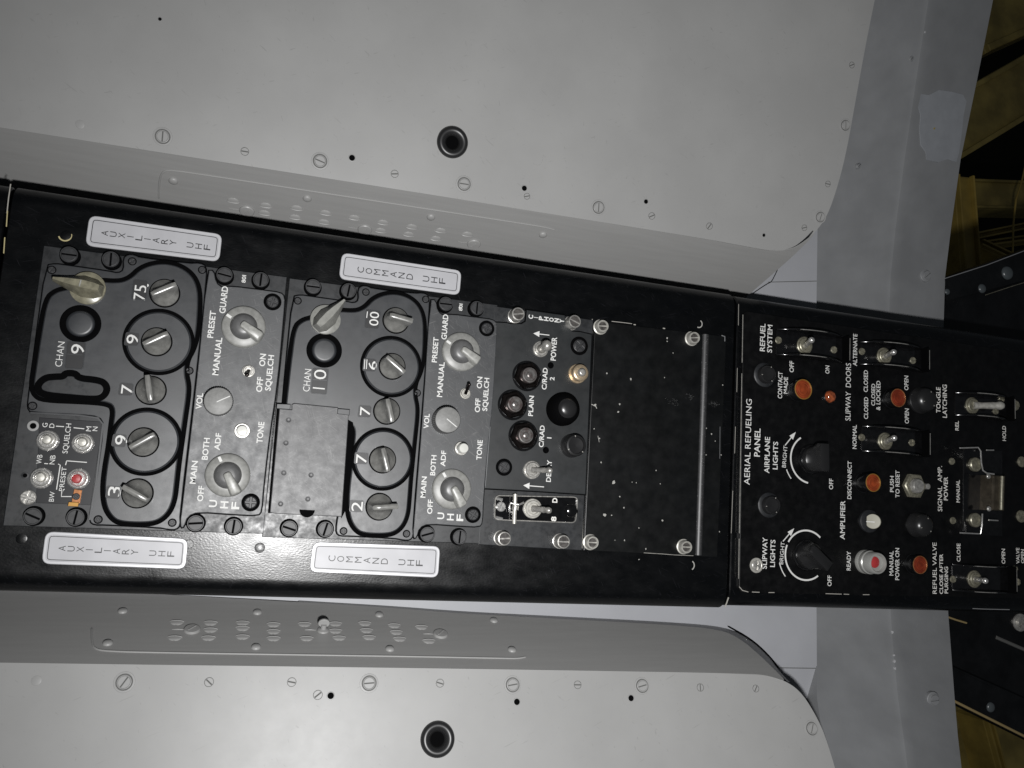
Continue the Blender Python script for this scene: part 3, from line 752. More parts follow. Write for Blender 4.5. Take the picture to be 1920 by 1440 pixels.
def dzus(root, x, y, a, dx):
    c = at(x, y, ZB + 3.5); c.z = ZB; c.x += dx
    s = repeat('dzus', 'quarter_turn_fastener', lambda: slot_screw(4.15, 4.6, .9, 1.22, .9), GASKET, root, c, 0)
    repeat('dzush', 'slotted_head', lambda: slot_head(4.15, 4.6, .85, .9), SCREWB, s, c, math.radians(a))
def small_screw(root, x, y, dx, z=ZA, r=1.75, name='screw', m=None, h=.9, sink=1.35):
    c = at(x, y, z) + Vector((dx, 0, 0))
    s_ = repeat(('csink', r), name, lambda: MB().lathe([(r * 1.3, -.1), (r * 1.28, .1), (r * 1.1, .12), (r, .06), (.01, .06)], n=24), GASKET, root, c)
    repeat(('cs', r, h), 'cross_head', lambda: cross_head(r, h), m or SCREWB, s_, c + Vector((0, 0, -.1)), random.uniform(0, 1.5))
def sunk_screw(root, x, y, dx, z=ZC, r=3.3, m=None):
    c = at(x, y, z) + Vector((dx, 0, 0))
    s = repeat(('sunk', r), 'panel_screw', lambda: MB().lathe([(r * 1.5, -.1), (r * 1.5, .05), (r * 1.42, .22), (r * 1.12, .22), (r * 1.1, .04), (.01, .04)], n=30), GASKET, root, c, 0)
    repeat(('sunkh', r), 'cross_head', lambda: cross_head(r, 1.6), m or SCREWB, s, c, random.uniform(0, 1.5))
def bar_knob(root, c, px_dir, l0=6.8, l1=7.2, z=ZI, h=8.5, tag=None, w=1.35):
    c = Vector((c.x, c.y, z)); a = at(500, 500); d = (at(500 + px_dir[0], 500 + px_dir[1]) - a); ang = math.atan2(d.y, d.x)
    k = part('selector_knob', MB().wedge((c.x, c.y, z), 7.3, h + 2.5, ang, w, l0, l1, 1.8, 40), KNOBG, root, c, tag, 40)
    part('skirt', MB().lathe([(8.0, 0), (8.0, .3), (7.2, .5)], (c.x, c.y, z - .05), 36, True), GASKET, k, c)
    return k
def rotary(root, c, mark_px, z=ZC, label=None):
    """large function switch: grey dial, dark dome, raised lever and white index mark"""
    a = at(500, 500); d = at(500 + mark_px[0], 500 + mark_px[1]) - a; ang = math.atan2(d.y, d.x)
    k = part('rotary_switch', MB().lathe([(11.9, 0), (11.9, 1.2), (11.5, 1.9), (10.8, 2.3), (6.9, 2.9), (.01, 2.9)], (c.x, c.y, z), 56), DIAL, root, (c.x, c.y, z), label)
    part('dome', MB().lathe([(7.4, 2.7), (7.2, 3.6), (6.4, 5.4), (5.4, 6.4), (3.5, 7.0), (.01, 7.1)], (c.x, c.y, z), 44), DOME, k, (c.x, c.y, z))
    M = Matrix.Translation((c.x, c.y, z)) @ Matrix.Rotation(ang + math.pi, 4, 'Z')
    mb = MB(M)
    lv = rquad([(-1.6, -2.0), (11.4, -2.9), (11.4, 2.9), (-1.6, 2.0)], 1.6, 5)
    p = ccw(lv); o2 = offset(p, .35); o3 = offset(p, .8)
    zt = lambda x: 9.6 - .12 * max(0, x)
    mb.rings([[(x, y, 2.8) for x, y in offset(p, -.5)], [(x, y, zt(x) - 1.0) for x, y in p], [(x, y, zt(x) - .25) for x, y in o2], [(x, y, zt(x)) for x, y in o3]])
    part('lever', mb, LEVER, k, (c.x, c.y, z), None, 38)
    mb = MB(Matrix.Translation((c.x, c.y, z)) @ Matrix.Rotation(ang, 4, 'Z'))
    mb.box((9.3, 0, 2.35), (3.6, 1.5, .35)); part('index_mark', mb, WHITE, k, (c.x, c.y, z))
def bat(root, c, tip, bush_r, m=None, nut_m=None, ball=1.5, thin=1.0, name='toggle_switch', label=None, hexn=False):
    """toggle: threaded bushing and nut with a bat leaning to tip"""
    c, tip = Vector(c), Vector(tip); z = c.z
    mb = MB()
    mb.lathe([(bush_r, 0), (bush_r, .7), (bush_r * .93, 1.0)], c, 6 if hexn else 36)
    mb.lathe([(bush_r * .84, .9), (bush_r * .84, 2.0), (bush_r * .76, 2.4), (bush_r * .58, 2.4), (bush_r * .52, 1.6), (.01, 1.5)], c, 32)
    t = part(name, mb, nut_m or STEEL, root, c, label, 30)
    b0 = c + Vector((0, 0, 1.4)); d = tip - b0; L = d.length; d.normalize()
    pts = [b0, b0 + d * L * .3, b0 + d * L * .7, b0 + d * (L - ball * 1.2), b0 + d * (L - ball * .6), b0 + d * (L - ball * .1), b0 + d * (L + ball * .5), b0 + d * (L + ball * .75)]
    part('lever', MB().tube(pts, [thin * 1.25, thin, thin * 1.15, ball * .8, ball * .98, ball, ball * .72, ball * .2], 16), m or STEEL, t, b0, None, 60)
    return t
def knurled(root, c, r, h, z, line_px, name='volume_knob'):
    k = part(name, MB().lathe([(r * 1.0, 0), (r * 1.0, h - .9), (r * .95, h - .3)], (c.x, c.y, z), 84, True, .35), KNURL, root, (c.x, c.y, z), None, 20)
    part('cap', MB().lathe([(r * .93, h - .6), (r * .93, h - .2), (r * .88, h), (.01, h + .1)], (c.x, c.y, z), 44), VOLK, k, (c.x, c.y, z))
    a = at(500, 500); d = at(500 + line_px[0], 500 + line_px[1]) - a; ang = math.atan2(d.y, d.x)
    mb = MB(Matrix.Translation((c.x, c.y, z + h)) @ Matrix.Rotation(ang, 4, 'Z')); mb.box((r * .36, 0, .0), (r * .95, .5, .22)); part('index_line', mb, WHITE, k, (c.x, c.y, z + h))
def num_window(root, quad, z, cells=1):
    q = [at(x, y, z) for x, y in quad]; o = rquad([(p.x, p.y) for p in q], 1.0)
    w = part('number_window', MB().plate(o, z - .3, z + .12, .1), WINDOW, root, q[0])
    part('window_rim', MB().band(o, .45, z - .2, z + .3, .1), RADIO, w, q[0])
    return w
def gasket_ring(root, c, r, z, w=2.0):
    part('dial_gasket', MB().band(circ((c.x, c.y), r, 64), w, z - .3, z + .35, .15), GASKET, root, (c.x, c.y, z))

def radio(label, dx, kind):
    c0 = at(300, 740, 0)
    R = thing('radio_control_panel', (c0.x + dx, c0.y, 0), label, 'control panel', 'radio control panels set in the console')
    q = [(82, 460), (538, 519), (494, 1001), (5, 986)]
    part('base_plate', MB().plate([(p.x + dx, p.y) for p in (at(x, y, ZB) for x, y in q)], 0, ZB, .35), BASEP, R)
    for nm_, out_, zz_ in (('head_shadow_gap', A_OUT, ZA), ('plate_shadow_gap', C_OUT, ZC)):
        part(nm_, MB().plate(offset(ccw(outline(out_, zz_, dx)), -.55), ZB - .1, ZB + .75, 0), GASKET, R)
    part('tuning_head', MB().plate(outline(A_OUT, ZA, dx), ZB - .1, ZA, .4), RADIO, R)
    part('control_plate', MB().plate(outline(C_OUT, ZC, dx), ZB - .1, ZC, .4), RADIO2, R)
    io = outline(I_OUT, ZA, dx, 2)
    part('gasket', MB().band(io, 2.5, ZA - .2, ZA + .55, .15), GASKET, R)
    isl = part('dial_island', MB().plate(offset(ccw(io), 1.0), ZA - .1, ZI, .75), RADIO, R)
    for x, y, a in ((130, 478, -3), (208, 487, 88), (421, 516, -2), (489, 525, 85), (62, 968, -20), (142, 970, 82), (367, 981, 12), (438, 987, 92)):
        dzus(R, x, y, a + random.uniform(-6, 6), dx)
    for x, y in ((97, 506), (248, 490), (379, 506), (355, 695), (61, 761), (184, 974), (323, 980)):
        small_screw(R, x, y, dx)
    sunk_screw(R, 511, 566, dx); sunk_screw(R, 470, 942, dx)
    # the two ringed dials with their raised discs
    for x, y in ((298, 641), (274, 828)):
        c = at(x, y, ZI) + Vector((dx, 0, 0)); gasket_ring(isl, c, 17.3, ZI)
        part('dial_disc', MB().lathe([(16.4, -.2), (16.4, .3), (15.5, .9), (.01, .92)], (c.x, c.y, ZI), 64), RADIO, isl, (c.x, c.y, ZI), None, 15)
    # adjuster recess with its domed cap
    c = at(151, 607, ZI) + Vector((dx, 0, 0))
    k = part('recessed_button', MB().lathe([(10.1, -.2), (10.0, .25), (9.2, .5), (8.3, .25), (7.2, .06), (6.6, .06)], (c.x, c.y, ZI), 48, False), GASKET, R, (c.x, c.y, ZI))
    part('button_cap', MB().lathe([(7.0, 0), (6.9, .9), (6.3, 1.6), (5.2, 1.75), (.01, 1.7)], (c.x, c.y, ZI), 40), RADIO, k, (c.x, c.y, ZI))
    # legends common to both radios
    for s, x, y, l, h in (('MANUAL', 407, 668, 71, 12.5), ('PRESET', 396.5, 608, 51, 12), ('GUARD', 419, 562, 51, 12.5), ('ON', 492, 675, 23.5, 12), ('OFF', 486.5, 721, 28, 12), ('SQUELCH', 505, 699, 67, 11.5), ('VOL', 373.5, 752, 30, 12), ('TONE', 488, 811, 40, 12), ('ADF', 408, 828, 32, 11.5), ('BOTH', 385.5, 841.5, 41, 12), ('MAIN', 363, 885.5, 43, 12), ('OFF', 376, 925.5, 29, 12)):
        legend(R, s, x, y, l, h, ZC, WHITE, .02, dx)
    for s, x, y in (('U', 399, 944), ('H', 420, 946.5), ('F', 441, 948)):
        legend(R, s, x, y, 13.5, 16, ZC, WHITE, .02, dx)
    legend(R, '80I', 457, 523, 14.5, 8, ZB, WHITE, .02, dx)
    return R, isl

# ---- auxiliary (left) radio
RA, IA = radio('black radio control panel between the AUXILIARY UHF placards with four chrome squelch switches', 0.0, 'aux')
AU = lambda x, y, z=0: at(x, y, z)
for (x, y), d, z, tag in (((309, 550), (190, -80), ZI, None), ((294, 641), (185, -82), ZI + .8, None), ((283, 732), (-25, -170), ZI, None), ((269, 829), (160, -80), ZI + .8, None), ((258, 925), (-140, -90), ZI, None)):
    bar_knob(RA, at(x, y, z), d, 6.6, 7.4, z)
c = at(165, 541, ZI)
k = part('pointer_knob', MB().teardrop((c.x, c.y, ZI), 8.8, 16.5, 11, math.radians(173)), KNOBY, RA, c, 'yellowed pointer knob aimed at the console end', 45)
part('pointer_line', MB(Matrix.Translation((c.x, c.y, ZI)) @ Matrix.Rotation(math.radians(173), 4, 'Z')).box((2.0, 0, 10.7), (.6, 3.6, .45)), LEVER, k, c)
rotary(RA, at(457, 613.5, ZC), (-25, -18)); rotary(RA, at(427, 891, ZC), (-15, -32))
knurled(RA, at(410, 754, ZC), 7.9, 6.5, ZC, (125, -48))
def tone(root, c, z, h):
    t = part('tone_button', MB().lathe([(4.2, 0), (4.2, 1.2), (3.9, 1.6), (3.4, 1.6), (3.3, 1.2)], (c.x, c.y, z), 6 if False else 36, True), STEEL, root, (c.x, c.y, z))
    part('plunger', MB().lathe([(3.0, 1.0), (3.0, h - .5), (2.6, h), (.01, h + .15)], (c.x, c.y, z), 32), BUTTON, t, (c.x, c.y, z))
tone(RA, at(454, 808, ZC), ZC, 3.4)
c = at(466, 696, ZC); bat(RA, c, c + Vector((-.6, -3.0, 7.5)), 3.5, DARKMETAL, STEEL, 1.2, .9)
num_window(RA, [(127, 640), (161, 643), (155, 692), (122, 690)], ZI)
legend(RA, 'CHAN', 112, 664, 47, 13.5, ZI, WHITE, -.005)
legend(RA, '9', 145, 654.5, 18, 26, ZI + .1, WHITE, .0)
part('divider', MB().strip([at(125, 666, 0), at(158, 668, 0)], .35, ZI, ZI + .2), RADIO, RA, at(140, 667, ZI))
num_window(RA, [(251, 524), (276, 527), (273, 562), (247, 561)], ZI); legend(RA, '75', 262, 549, 29, 24, ZI + .1, WHITE, .0)
num_window(RA, [(237, 623), (261, 626), (258, 648), (233, 647)], ZI + .8); legend(RA, '9', 248, 636, 17, 24, ZI + .9, WHITE, .0)
num_window(RA, [(226, 718), (250, 720), (247, 741), (222, 740)], ZI); legend(RA, '7', 238, 730, 17, 24, ZI + .1, WHITE, .0)
num_window(RA, [(213, 814), (237, 816), (234, 838), (209, 836)], ZI + .8); legend(RA, '9', 227, 825, 18, 25, ZI + .9, WHITE, .0)
num_window(RA, [(201, 911), (226, 913), (223, 935), (198, 933)], ZI); legend(RA, '3', 214, 921, 19, 25, ZI + .1, WHITE, .0)
for x, y, z in ((276, 535, ZI), (257.5, 660, ZI + .8)):
    c = at(x, y, z); part('white_dot', MB().lathe([(.85, -.1), (.8, .08), (.01, .08)], c, 16), WHITE, RA, c)
# finger recess
o = outline([(84, 708), (104, 706), (118, 706), (124, 699), (142, 700), (148, 709), (180, 712), (196, 717), (202, 730), (194, 744), (178, 749), (130, 745), (88, 741), (73, 735), (70, 722)], ZI, 0, 2)
fr_ = part('recess_rim', MB().band(o, 3.4, ZI - .2, ZI + .3, .15), GASKET, RA, at(135, 725, ZI))
part('recess_floor', MB().plate(offset(ccw(o), 1.6), ZI - .2, ZI + .4, .3), BASEP, fr_, at(135, 725, ZI))
# squelch test sub-panel
sp = part('squelch_plate', MB().plate([(p.x, p.y) for p in (at(x, y, ZB) for x, y in ((74, 783), (193, 791), (170, 947), (68, 943)))], ZB - .1, ZB + .5, .15), SQUELCHP, RA, at(120, 860, ZB))
part('frame_bead', MB().strip(outline([(57, 774), (150, 779), (184, 784), (193, 795), (180, 905), (168, 975)], ZA, 0, 0), .9, ZB, ZA + .15), RADIO, RA, at(150, 779, ZA))
for x, y, red in ((89.5, 826, 0), (155.5, 831, 0), (78, 896.5, 0), (147, 897.5, 1)):
    c = at(x, y, ZB + 1); c.z = ZB + .4
    t = part('squelch_switch', MB().lathe([(5.4, 0), (5.4, .9), (5.0, 1.3), (4.6, 1.0), (4.4, 1.0), (4.3, 1.9), (3.9, 2.2), (3.4, 1.9), (3.2, 1.2), (.01, 1.2)], c, 40, True, .12), CHROME, RA, c, 'chrome switch with a red button' if red else None, 24)
    part('plunger', MB().lathe([(2.6, 1.0), (2.5, 2.8), (1.9, 3.5), (.01, 3.7)], c + (Vector((-.6, 0, 0)) if red else Vector((.0, .4, 0))), 28), REDB if red else NICKEL, t, c)
c = at(53, 932.5, ZB); repeat('bigcross', 'cross_screw', lambda: cross_head(3.7, 1.6), STEEL, RA, c, .5)
for x, y, r in ((62, 798.5, 1.5), (47, 891.5, 1.0)):
    c = at(x, y, ZB); h_ = part('screw_hole', MB().lathe([(r * 1.9, -.1), (r * 1.8, .15), (r * 1.1, .2), (r, 0)], c, 20, False), FLANGE if r > 1.2 else BASEP, RA, c)
    part('hole_core', MB().lathe([(r, -.05), (r, .05), (.01, .05)], c, 16), GASKET, h_, c)
zz = ZB + .6
for s, x, y, l, h in (('G', 84, 797, 8, 10), ('D', 97, 798, 8, 10), ('M', 166, 804, 9, 10), ('N', 178, 804, 8, 10), ('SQUELCH', 125, 822, 56, 10.5), ('WB', 73.5, 861, 17, 10.5), ('NB', 98, 862, 17, 10.5), ('BW', 97, 931, 18.5, 10), ('PRESET', 117.5, 898, 45, 9.5)):
    legend(RA, s, x, y, l, h, zz, WHITE, .0)
def rule(root, pts, z, w=.45, m=None):
    a = [at(x, y, z) for x, y in pts]; part('rule_line', MB().strip(a, w, z - .1, z + .06), m or WHITE, root, a[0])
for l in ([(105, 799), (120, 800)], [(138, 802), (158, 804)], [(83, 869), (90, 869.5)], [(109, 870), (113, 872), (106, 918)], [(125, 864), (163, 867)], [(125, 864), (123, 872)], [(116, 921), (115, 931), (134, 931)], [(116, 921), (121, 917)]): rule(RA, l, zz)
c = at(146, 930, ZB + .6)
k = part('copper_clip', MB().plate(outline([(139, 917), (154, 919), (150, 944), (134, 942)], ZB + 1.2, 0, 0), ZB + .3, ZB + 1.4, .2), COPPER, RA, c, 'small copper clip below the red button')
part('clip_block', MB().plate(outline([(129, 941), (148, 942), (146, 950), (127, 949)], ZB + 2, 0, 0), ZB + .3, ZB + 2.4, .2), BRASS, k, c)
repeat(('cs', 1.75, .9), 'clip_screw', lambda: cross_head(1.75, .9), SCREWB, k, at(143, 931, ZB + 1.4))

# ---- command (middle) radio
RC, IC = radio('black radio control panel between the COMMAND UHF placards with a plain cover over its corner', DX, 'com')
for (x, y), d, l, z in (((742, 601), (170, 48), (5.6, 8.6), ZI), ((735, 687), (145, 128), (6.6, 7.4), ZI + .8), ((725, 771), (38, 180), (6.6, 7.2), ZI), ((717, 862), (42, 190), (6.6, 7.2), ZI + .8), ((711, 950), (200, 5), (5.5, 9.6), ZI)):
    bar_knob(RC, at(x, y, z), d, l[0], l[1], z, 9.0)
c = at(610, 600, ZI)
k = part('pointer_knob', MB().teardrop((c.x, c.y, ZI), 8.6, 15.5, 10.5, math.radians(52)), KNOBP, RC, c, 'grey pointer knob aimed at the fastener above it', 45)
rotary(RC, at(864, 660, ZC), (-25, -17)); rotary(RC, at(846, 917, ZC), (-15, -27))
knurled(RC, at(833, 789, ZC), 8.0, 9.5, ZC, (98, 82))
tone(RC, at(864, 841, ZC), ZC, 7.5)
c = at(872, 738, ZC); bat(RC, c, c + Vector((.4, 5.0, 7.2)), 3.3, DARKMETAL, NICKEL, 1.1, .9)
num_window(RC, [(587, 690), (616, 692), (612, 739), (583, 737)], ZI); legend(RC, 'CHAN', 575.5, 713, 42, 13, ZI, WHITE, -.005)
legend(RC, '0', 599.5, 702, 18, 24, ZI + .1, WHITE, -.005); legend(RC, 'I', 597, 728, 2.4, 24, ZI + .1, WHITE, .0)
part('divider', MB().strip([at(585, 713.5, 0), at(614, 715, 0)], .35, ZI, ZI + .2), RADIO, RC, at(600, 714, ZI))
num_window(RC, [(687, 580), (713, 584), (709, 616), (684, 614)], ZI); legend(RC, '00', 701, 597.5, 26, 18, ZI + .1, WHITE, .0)
rule(RC, [(689, 584), (687.5, 596)], ZI + .1, .5)
num_window(RC, [(682, 672), (705, 674), (703, 696), (680, 695)], ZI + .8); legend(RC, '6', 698, 685, 16, 16, ZI + .9, WHITE, .0)
for xx in (683.5, 687.5): rule(RC, [(xx + .6, 674), (xx - .8, 692)], ZI + .9, .45)
num_window(RC, [(674, 760), (696, 762), (694, 782), (671, 781)], ZI); legend(RC, '7', 684, 771, 16, 20, ZI + .1, WHITE, .0)
num_window(RC, [(666, 848), (691, 850), (688, 870), (664, 869)], ZI + .8); legend(RC, '7', 677, 860, 17, 21, ZI + .9, WHITE, .0)
num_window(RC, [(657, 938), (682, 939), (680, 960), (655, 959)], ZI); legend(RC, '2', 669, 949.5, 18, 22, ZI + .1, WHITE, .0)
for x, y, z, r in ((698.5, 706, ZI + .8, .9), (861.5, 577, ZB, .55)):
    c = at(x, y, z); part('white_dot', MB().lathe([(r, -.1), (r * .95, .08), (.01, .08)], c, 16), WHITE, RC, c)
# plain hinged cover over the squelch corner
ZD = 6.4
dp = part('hinged_cover', MB().plate(outline([(524, 766), (547, 768), (547, 758), (552, 756), (634, 764), (635, 772), (641, 775), (654, 777), (641, 969), (515, 963), (506, 961)], ZD, 0, 0), ZI - .2, ZD, .4), DOORP, RC, at(580, 860, ZI))
part('hinge_rail', MB().plate(outline([(520, 762), (527, 762), (511, 962), (503, 962)], ZI, 0, 0), ZB, ZI + .6, .3), GASKET, RC, at(515, 860, ZI))
part('cover_seal', MB().plate(outline([(641, 780), (662, 792), (663, 806), (652, 950), (640, 972)], ZI, 0, 0), ZB, ZI + .25, .2), GASKET, RC, at(652, 870, ZI))
for q_ in ([(519, 757), (545, 758), (544, 768), (518, 766)], [(633, 766), (656, 768), (655, 779), (632, 776)]):
    p_ = [at(x, y, ZD) for x, y in q_]; part('hinge_tab', MB().plate([(p.x, p.y) for p in p_], ZD - 1, ZD + .7, .3), RADIO, dp, p_[0])
for x, y in ((541, 788), (536, 831), (532, 887), (583, 891), (526, 945), (577, 936)):
    repeat('ringrivet', 'rivet', lambda: MB().lathe([(1.65, -.1), (1.6, .16), (1.35, .18), (1.2, .05), (.01, .06)], n=22), DOORP, dp, at(x, y, ZD))
c = at(576, 956, ZD)
part('thumb_notch', MB().plate([(c.x + x, c.y + y) for x, y in circ((0, 0), 4.2, 18, math.pi, 2 * math.pi, True)], ZD - .4, ZD + .25, .1), GASKET, dp, c)
# ================================================================== CIPHONY PANEL
ZP = 3.0
cc = at(1010, 810, 0)
CI = thing('ciphony_control_panel', (cc.x, cc.y, 0), 'narrow black panel lettered CIPHONY with three hexagonal buttons and toggle switches', 'control panel')
pts = [at(x, y, ZB) for x, y in ((927, 574), (1112, 600), (1091, 1032), (897, 1021))]
part('base_plate', MB().plate([(p.x, p.y) for p in pts], 0, ZB + .2, .35), BASEP, CI)
part('plate_shadow_gap', MB().plate(offset(ccw(outline([(929, 604), (950, 605), (957, 607), (978, 607), (986, 602), (988, 581), (1059, 591), (1063, 611), (1073, 621), (1088, 622), (1110, 627), (1098, 927), (1004, 921), (909, 916)], ZP, 0, 0)), -.6), ZB - .1, ZB + .7, 0), GASKET, CI)
part('face_plate', MB().plate(outline([(929, 604), (950, 605), (957, 607), (978, 607), (986, 602), (988, 581), (1059, 591), (1063, 611), (1073, 621), (1088, 622), (1110, 627), (1098, 927), (1004, 921), (909, 916)], ZP, 0, 0), ZB - .1, ZP, .35), CIPH, CI)
for x, y in ((1104, 601), (1091, 980)): pass
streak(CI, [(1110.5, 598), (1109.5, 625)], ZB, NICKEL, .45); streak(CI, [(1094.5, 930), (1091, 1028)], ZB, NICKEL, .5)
for s_ in ([(930, 606), (921, 780)], [(919, 800), (910, 912)]): streak(CI, s_, ZP, BEAMP, .22)
def thumb_screw(root, x, y, r, h, z, a, m=STEEL):
    c = at(x, y, z + h); c.z = z
    s = repeat(('thumb', r, h), 'thumb_screw', lambda: MB().lathe([(r * 1.12, 0), (r * 1.12, .8), (r * 1.0, 1.0), (r * 1.0, h - .5), (r * .96, h), (r * .82, h + .1), (r * .78, h - .5), (.01, h - .5)], n=48, knurl=.12), m, root, c, 0)
    repeat(('thumbh', r, h), 'slotted_head', lambda: sectors(MB(), r * .76, h - .6, h - .05, 2, .9, .15), SCREWF, s, c, math.radians(a))
for x, y, a in ((972, 588.5, 10), (1078, 602.5, 160), (946, 1010, 5), (1057, 1016, 0)):
    thumb_screw(CI, x, y, 4.2, 7.5, ZB, a, STEEL)
stacked(CI, 'CIPHONY', (995, 594), (1053, 602), 7.5, ZP, WHITE, .035, .95)
for s, x, y, l, h in (('POWER', 1038, 654, 44, 10.5), ('C/RAD', 1021, 710, 41, 9.5), ('2', 1035, 710, 6.5, 9), ('PLAIN', 995.5, 761, 38, 9.5), ('C/RAD', 1015.5, 818, 41, 9.5), ('I', 1029.5, 821, 2, 9), ('DELAY', 1029, 883, 41, 9.5)):
    legend(CI, s, x, y, l, h, ZP, WHITE, .02)
def arrow(root, head, tail, z, m=None, w=.55, hl=4.0, hw=1.9):
    a = at(*head, z); b = at(*tail, z); d = (a - b).normalized(); n = Vector((-d.y, d.x, 0))
    mb = MB(); e = a - d * hl
    mb.plate([tuple(p[:2]) for p in (b - n * w / 2, e - n * w / 2, e - n * hw, a, e + n * hw, e + n * w / 2, b + n * w / 2)], z - .1, z + .07, 0)
    return part('arrow_mark', mb, m or WHITE, root, a)
arrow(CI, (1000, 625), (1030, 628.5), ZP); arrow(CI, (981, 910), (1020, 913), ZP)
c = at(1013, 655, ZP); bat(CI, c, c + Vector((.3, .8, 12)), 5.0, STEEL, STEEL, 3.4, 2.2, label='toggle switch standing straight up')
for x, y, a in ((988, 705, 15), (961, 759, 20), (981, 817, 12)):
    c = at(x, y, ZP)
    t = repeat('hexnut', 'hex_button', lambda: MB().lathe([(8.9, 0), (8.9, 2.2), (8.1, 3.0), (6.6, 3.0), (6.2, 2.2), (.01, 2.2)], n=6), DARKMETAL, CI, c, math.radians(a))
    repeat('hexwash', 'washer', lambda: MB().lathe([(9.6, 0), (9.5, .5), (8.2, .6)], n=40, cap=False), GLOSSMETAL, t, c)
    repeat('hexbtn', 'button', lambda: MB().lathe([(4.9, 2.0), (4.9, 5.0), (4.6, 5.6), (3.9, 5.7), (3.5, 5.0), (2.1, 5.0), (1.7, 5.9), (.9, 6.1), (.7, 5.7), (.01, 5.7)], n=36), REDDISH, t, c)
c = at(1082, 701, ZP)
g = part('push_button', MB().lathe([(6.2, 0), (6.2, .8), (5.9, 1.2), (5.2, 1.2), (5.2, 6), (4.6, 6.6), (3.4, 6.7)], c, 40), GOLD, CI, c, 'pale gold push button')
part('plunger', MB().lathe([(2.6, 6.0), (2.5, 8.6), (1.8, 9.4), (1.0, 9.5), (.01, 9.3)], c, 30), STEEL, g, c)
c = at(1053, 768, ZP)
g = part('hooded_lamp', MB().lathe([(10.4, 0), (10.4, 3), (9.8, 6), (8.2, 9), (6.2, 10.4)], c, 44, True), GASKET, CI, c)
part('lens', MB().lathe([(6.4, 9.6), (5.8, 11.2), (4.0, 12.3), (2, 12.7), (.01, 12.8)], c, 36), BLACKK, g, c)
c = at(1071, 836, ZP)
g = part('hooded_lamp', MB().lathe([(7.4, 0), (7.4, 1.2), (6.9, 1.6), (6.8, 7.5), (6.2, 8.4), (5.2, 8.6), (4.9, 7.6), (.01, 7.0)], c, 40), BLACKK, CI, c)
for k_ in range(3):
    t_ = math.radians(100 + 110 * k_); part('notch', MB().box((c.x + 5.7 * math.cos(t_), c.y + 5.7 * math.sin(t_), 11.3), (.9, .5, .35), t_), NICKEL, g, c)
for x, y, r in ((1086, 648.5, 4.0), (945, 876, 3.5)): sunk_screw(CI, x, y, 0, ZP, r)
for x, y in ((1032.5, 685), (1023.5, 844)): small_screw(CI, x, y, 0, ZP, 1.6, 'screw', GASKET, 1.6)
c = at(997, 881, ZP); bat(CI, c, (at(1032, 882, 13).x, at(1032, 882, 13).y, 13), 5.6, STEEL, STEEL, 2.0, 1.5)
# guarded switch in its chromed tray
tr = [at(x, y, ZB) for x, y in ((928, 929), (1082, 932), (1078, 980), (926, 974))]
t = part('switch_tray', MB().plate(rquad([(p.x, p.y) for p in tr], 3), ZB - .1, ZB + .5, .2), GLOSSMETAL, CI, tr[0], 'chromed tray with a hinged guard spring')
o = rquad([(p.x, p.y) for p in tr], 3)
part('tray_rim', MB().band(o, .7, ZB, ZB + 1.6, .25), STEEL, t, tr[0])
pin = [at(966, 926, ZB + 3.5), at(964, 982, ZB + 3.5)]
part('hinge_pin', MB().tube(pin, 1.3, 14), NICKEL, t, pin[0])
part('hinge_knuckle', MB().tube([at(966.5, 948, ZB + 3.5), at(965.5, 956, ZB + 3.5)], 2.2, 14), STEEL, t, pin[0])
for a_, b_ in (((958, 944), (958, 959)),): part('spring_clip', MB().tube([at(972, 946, ZB + 4), at(957, 943, ZB + 3), at(955, 950, ZB + 3.5), at(956, 960, ZB + 2.5), at(968, 961, ZB + 3)], .8, 10), CHROME, t, at(957, 950, ZB))
part('spring_leg', MB().tube([at(966, 950, ZB + 4), at(982, 942, ZB + 3.6)], .6, 8), CHROME, t, at(970, 948, ZB))
repeat('traycross', 'cross_screw', lambda: cross_head(2.9, 1.4), CHROME, t, at(939, 950, ZB + .5), .4)
for yy in (934, 970): part('tray_fold', MB().tube([at(930, yy, ZB + .8), at(942, yy + 3, ZB + 1.1)], 1.0, 8), CHROME, t, at(935, yy, ZB))
c = at(1071, 957.5, ZB + .4); part('dimple', MB().lathe([(4.6, 0), (4.2, .8), (3.0, 1.5), (1.5, 1.9), (.01, 2.0)], c, 28), GLOSSMETAL, t, c)
for x, y, s in ((1040, 938, 'D'), (1038, 973, '8')): legend(CI, s, x, y, 9, 10, ZB + .6, WHITEDIM, .03)
c = at(998, 953.5, ZB + .5); bat(CI, c, (at(1030, 957, 13).x, at(1030, 957, 13).y, 13), 6.0, STEEL, NICKEL, 2.0, 1.7)

# ================================================================== BLANK COVER PLATE
cc = at(1230, 820, 0)
BL = thing('blank_cover_panel', (cc.x, cc.y, 0), 'plain black cover plate with chipped paint, a raised ridge and four steel fasteners', 'cover panel')
q = [at(x, y, 1.2) for x, y in ((1116, 602), (1362, 631), (1345, 1045), (1095, 1032))]
part('plate', MB().plate([(p.x, p.y) for p in q], 0, 1.2, .3), BLANKP, BL)
r0, r1 = at(1324.5, 627, 2), at(1311, 1041, 2)
part('ridge', MB().tube([(r0.x, r0.y, .3), (r1.x, r1.y, .3)], 2.6, 24), RIDGEM, BL, r0)
for x, y, a in ((1131, 611, 5), (1303, 633, 8), (1112, 1017.5, 0), (1288, 1026, 0)):
    c = at(x, y, 6); c.z = 1.2
    s_ = repeat('bquarter', 'quarter_turn_fastener', lambda: MB().lathe([(4.9, 0), (4.9, .5), (4.2, .8), (4.0, 4.2), (3.7, 4.8), (3.1, 4.8), (2.8, 4.0), (.01, 3.8)], n=36), NICKEL, BL, c)
    repeat('bquarterh', 'slotted_head', lambda: sectors(MB(), 2.7, 3.7, 4.3, 2, .8, .12), SCREWF, s_, c, math.radians(a))
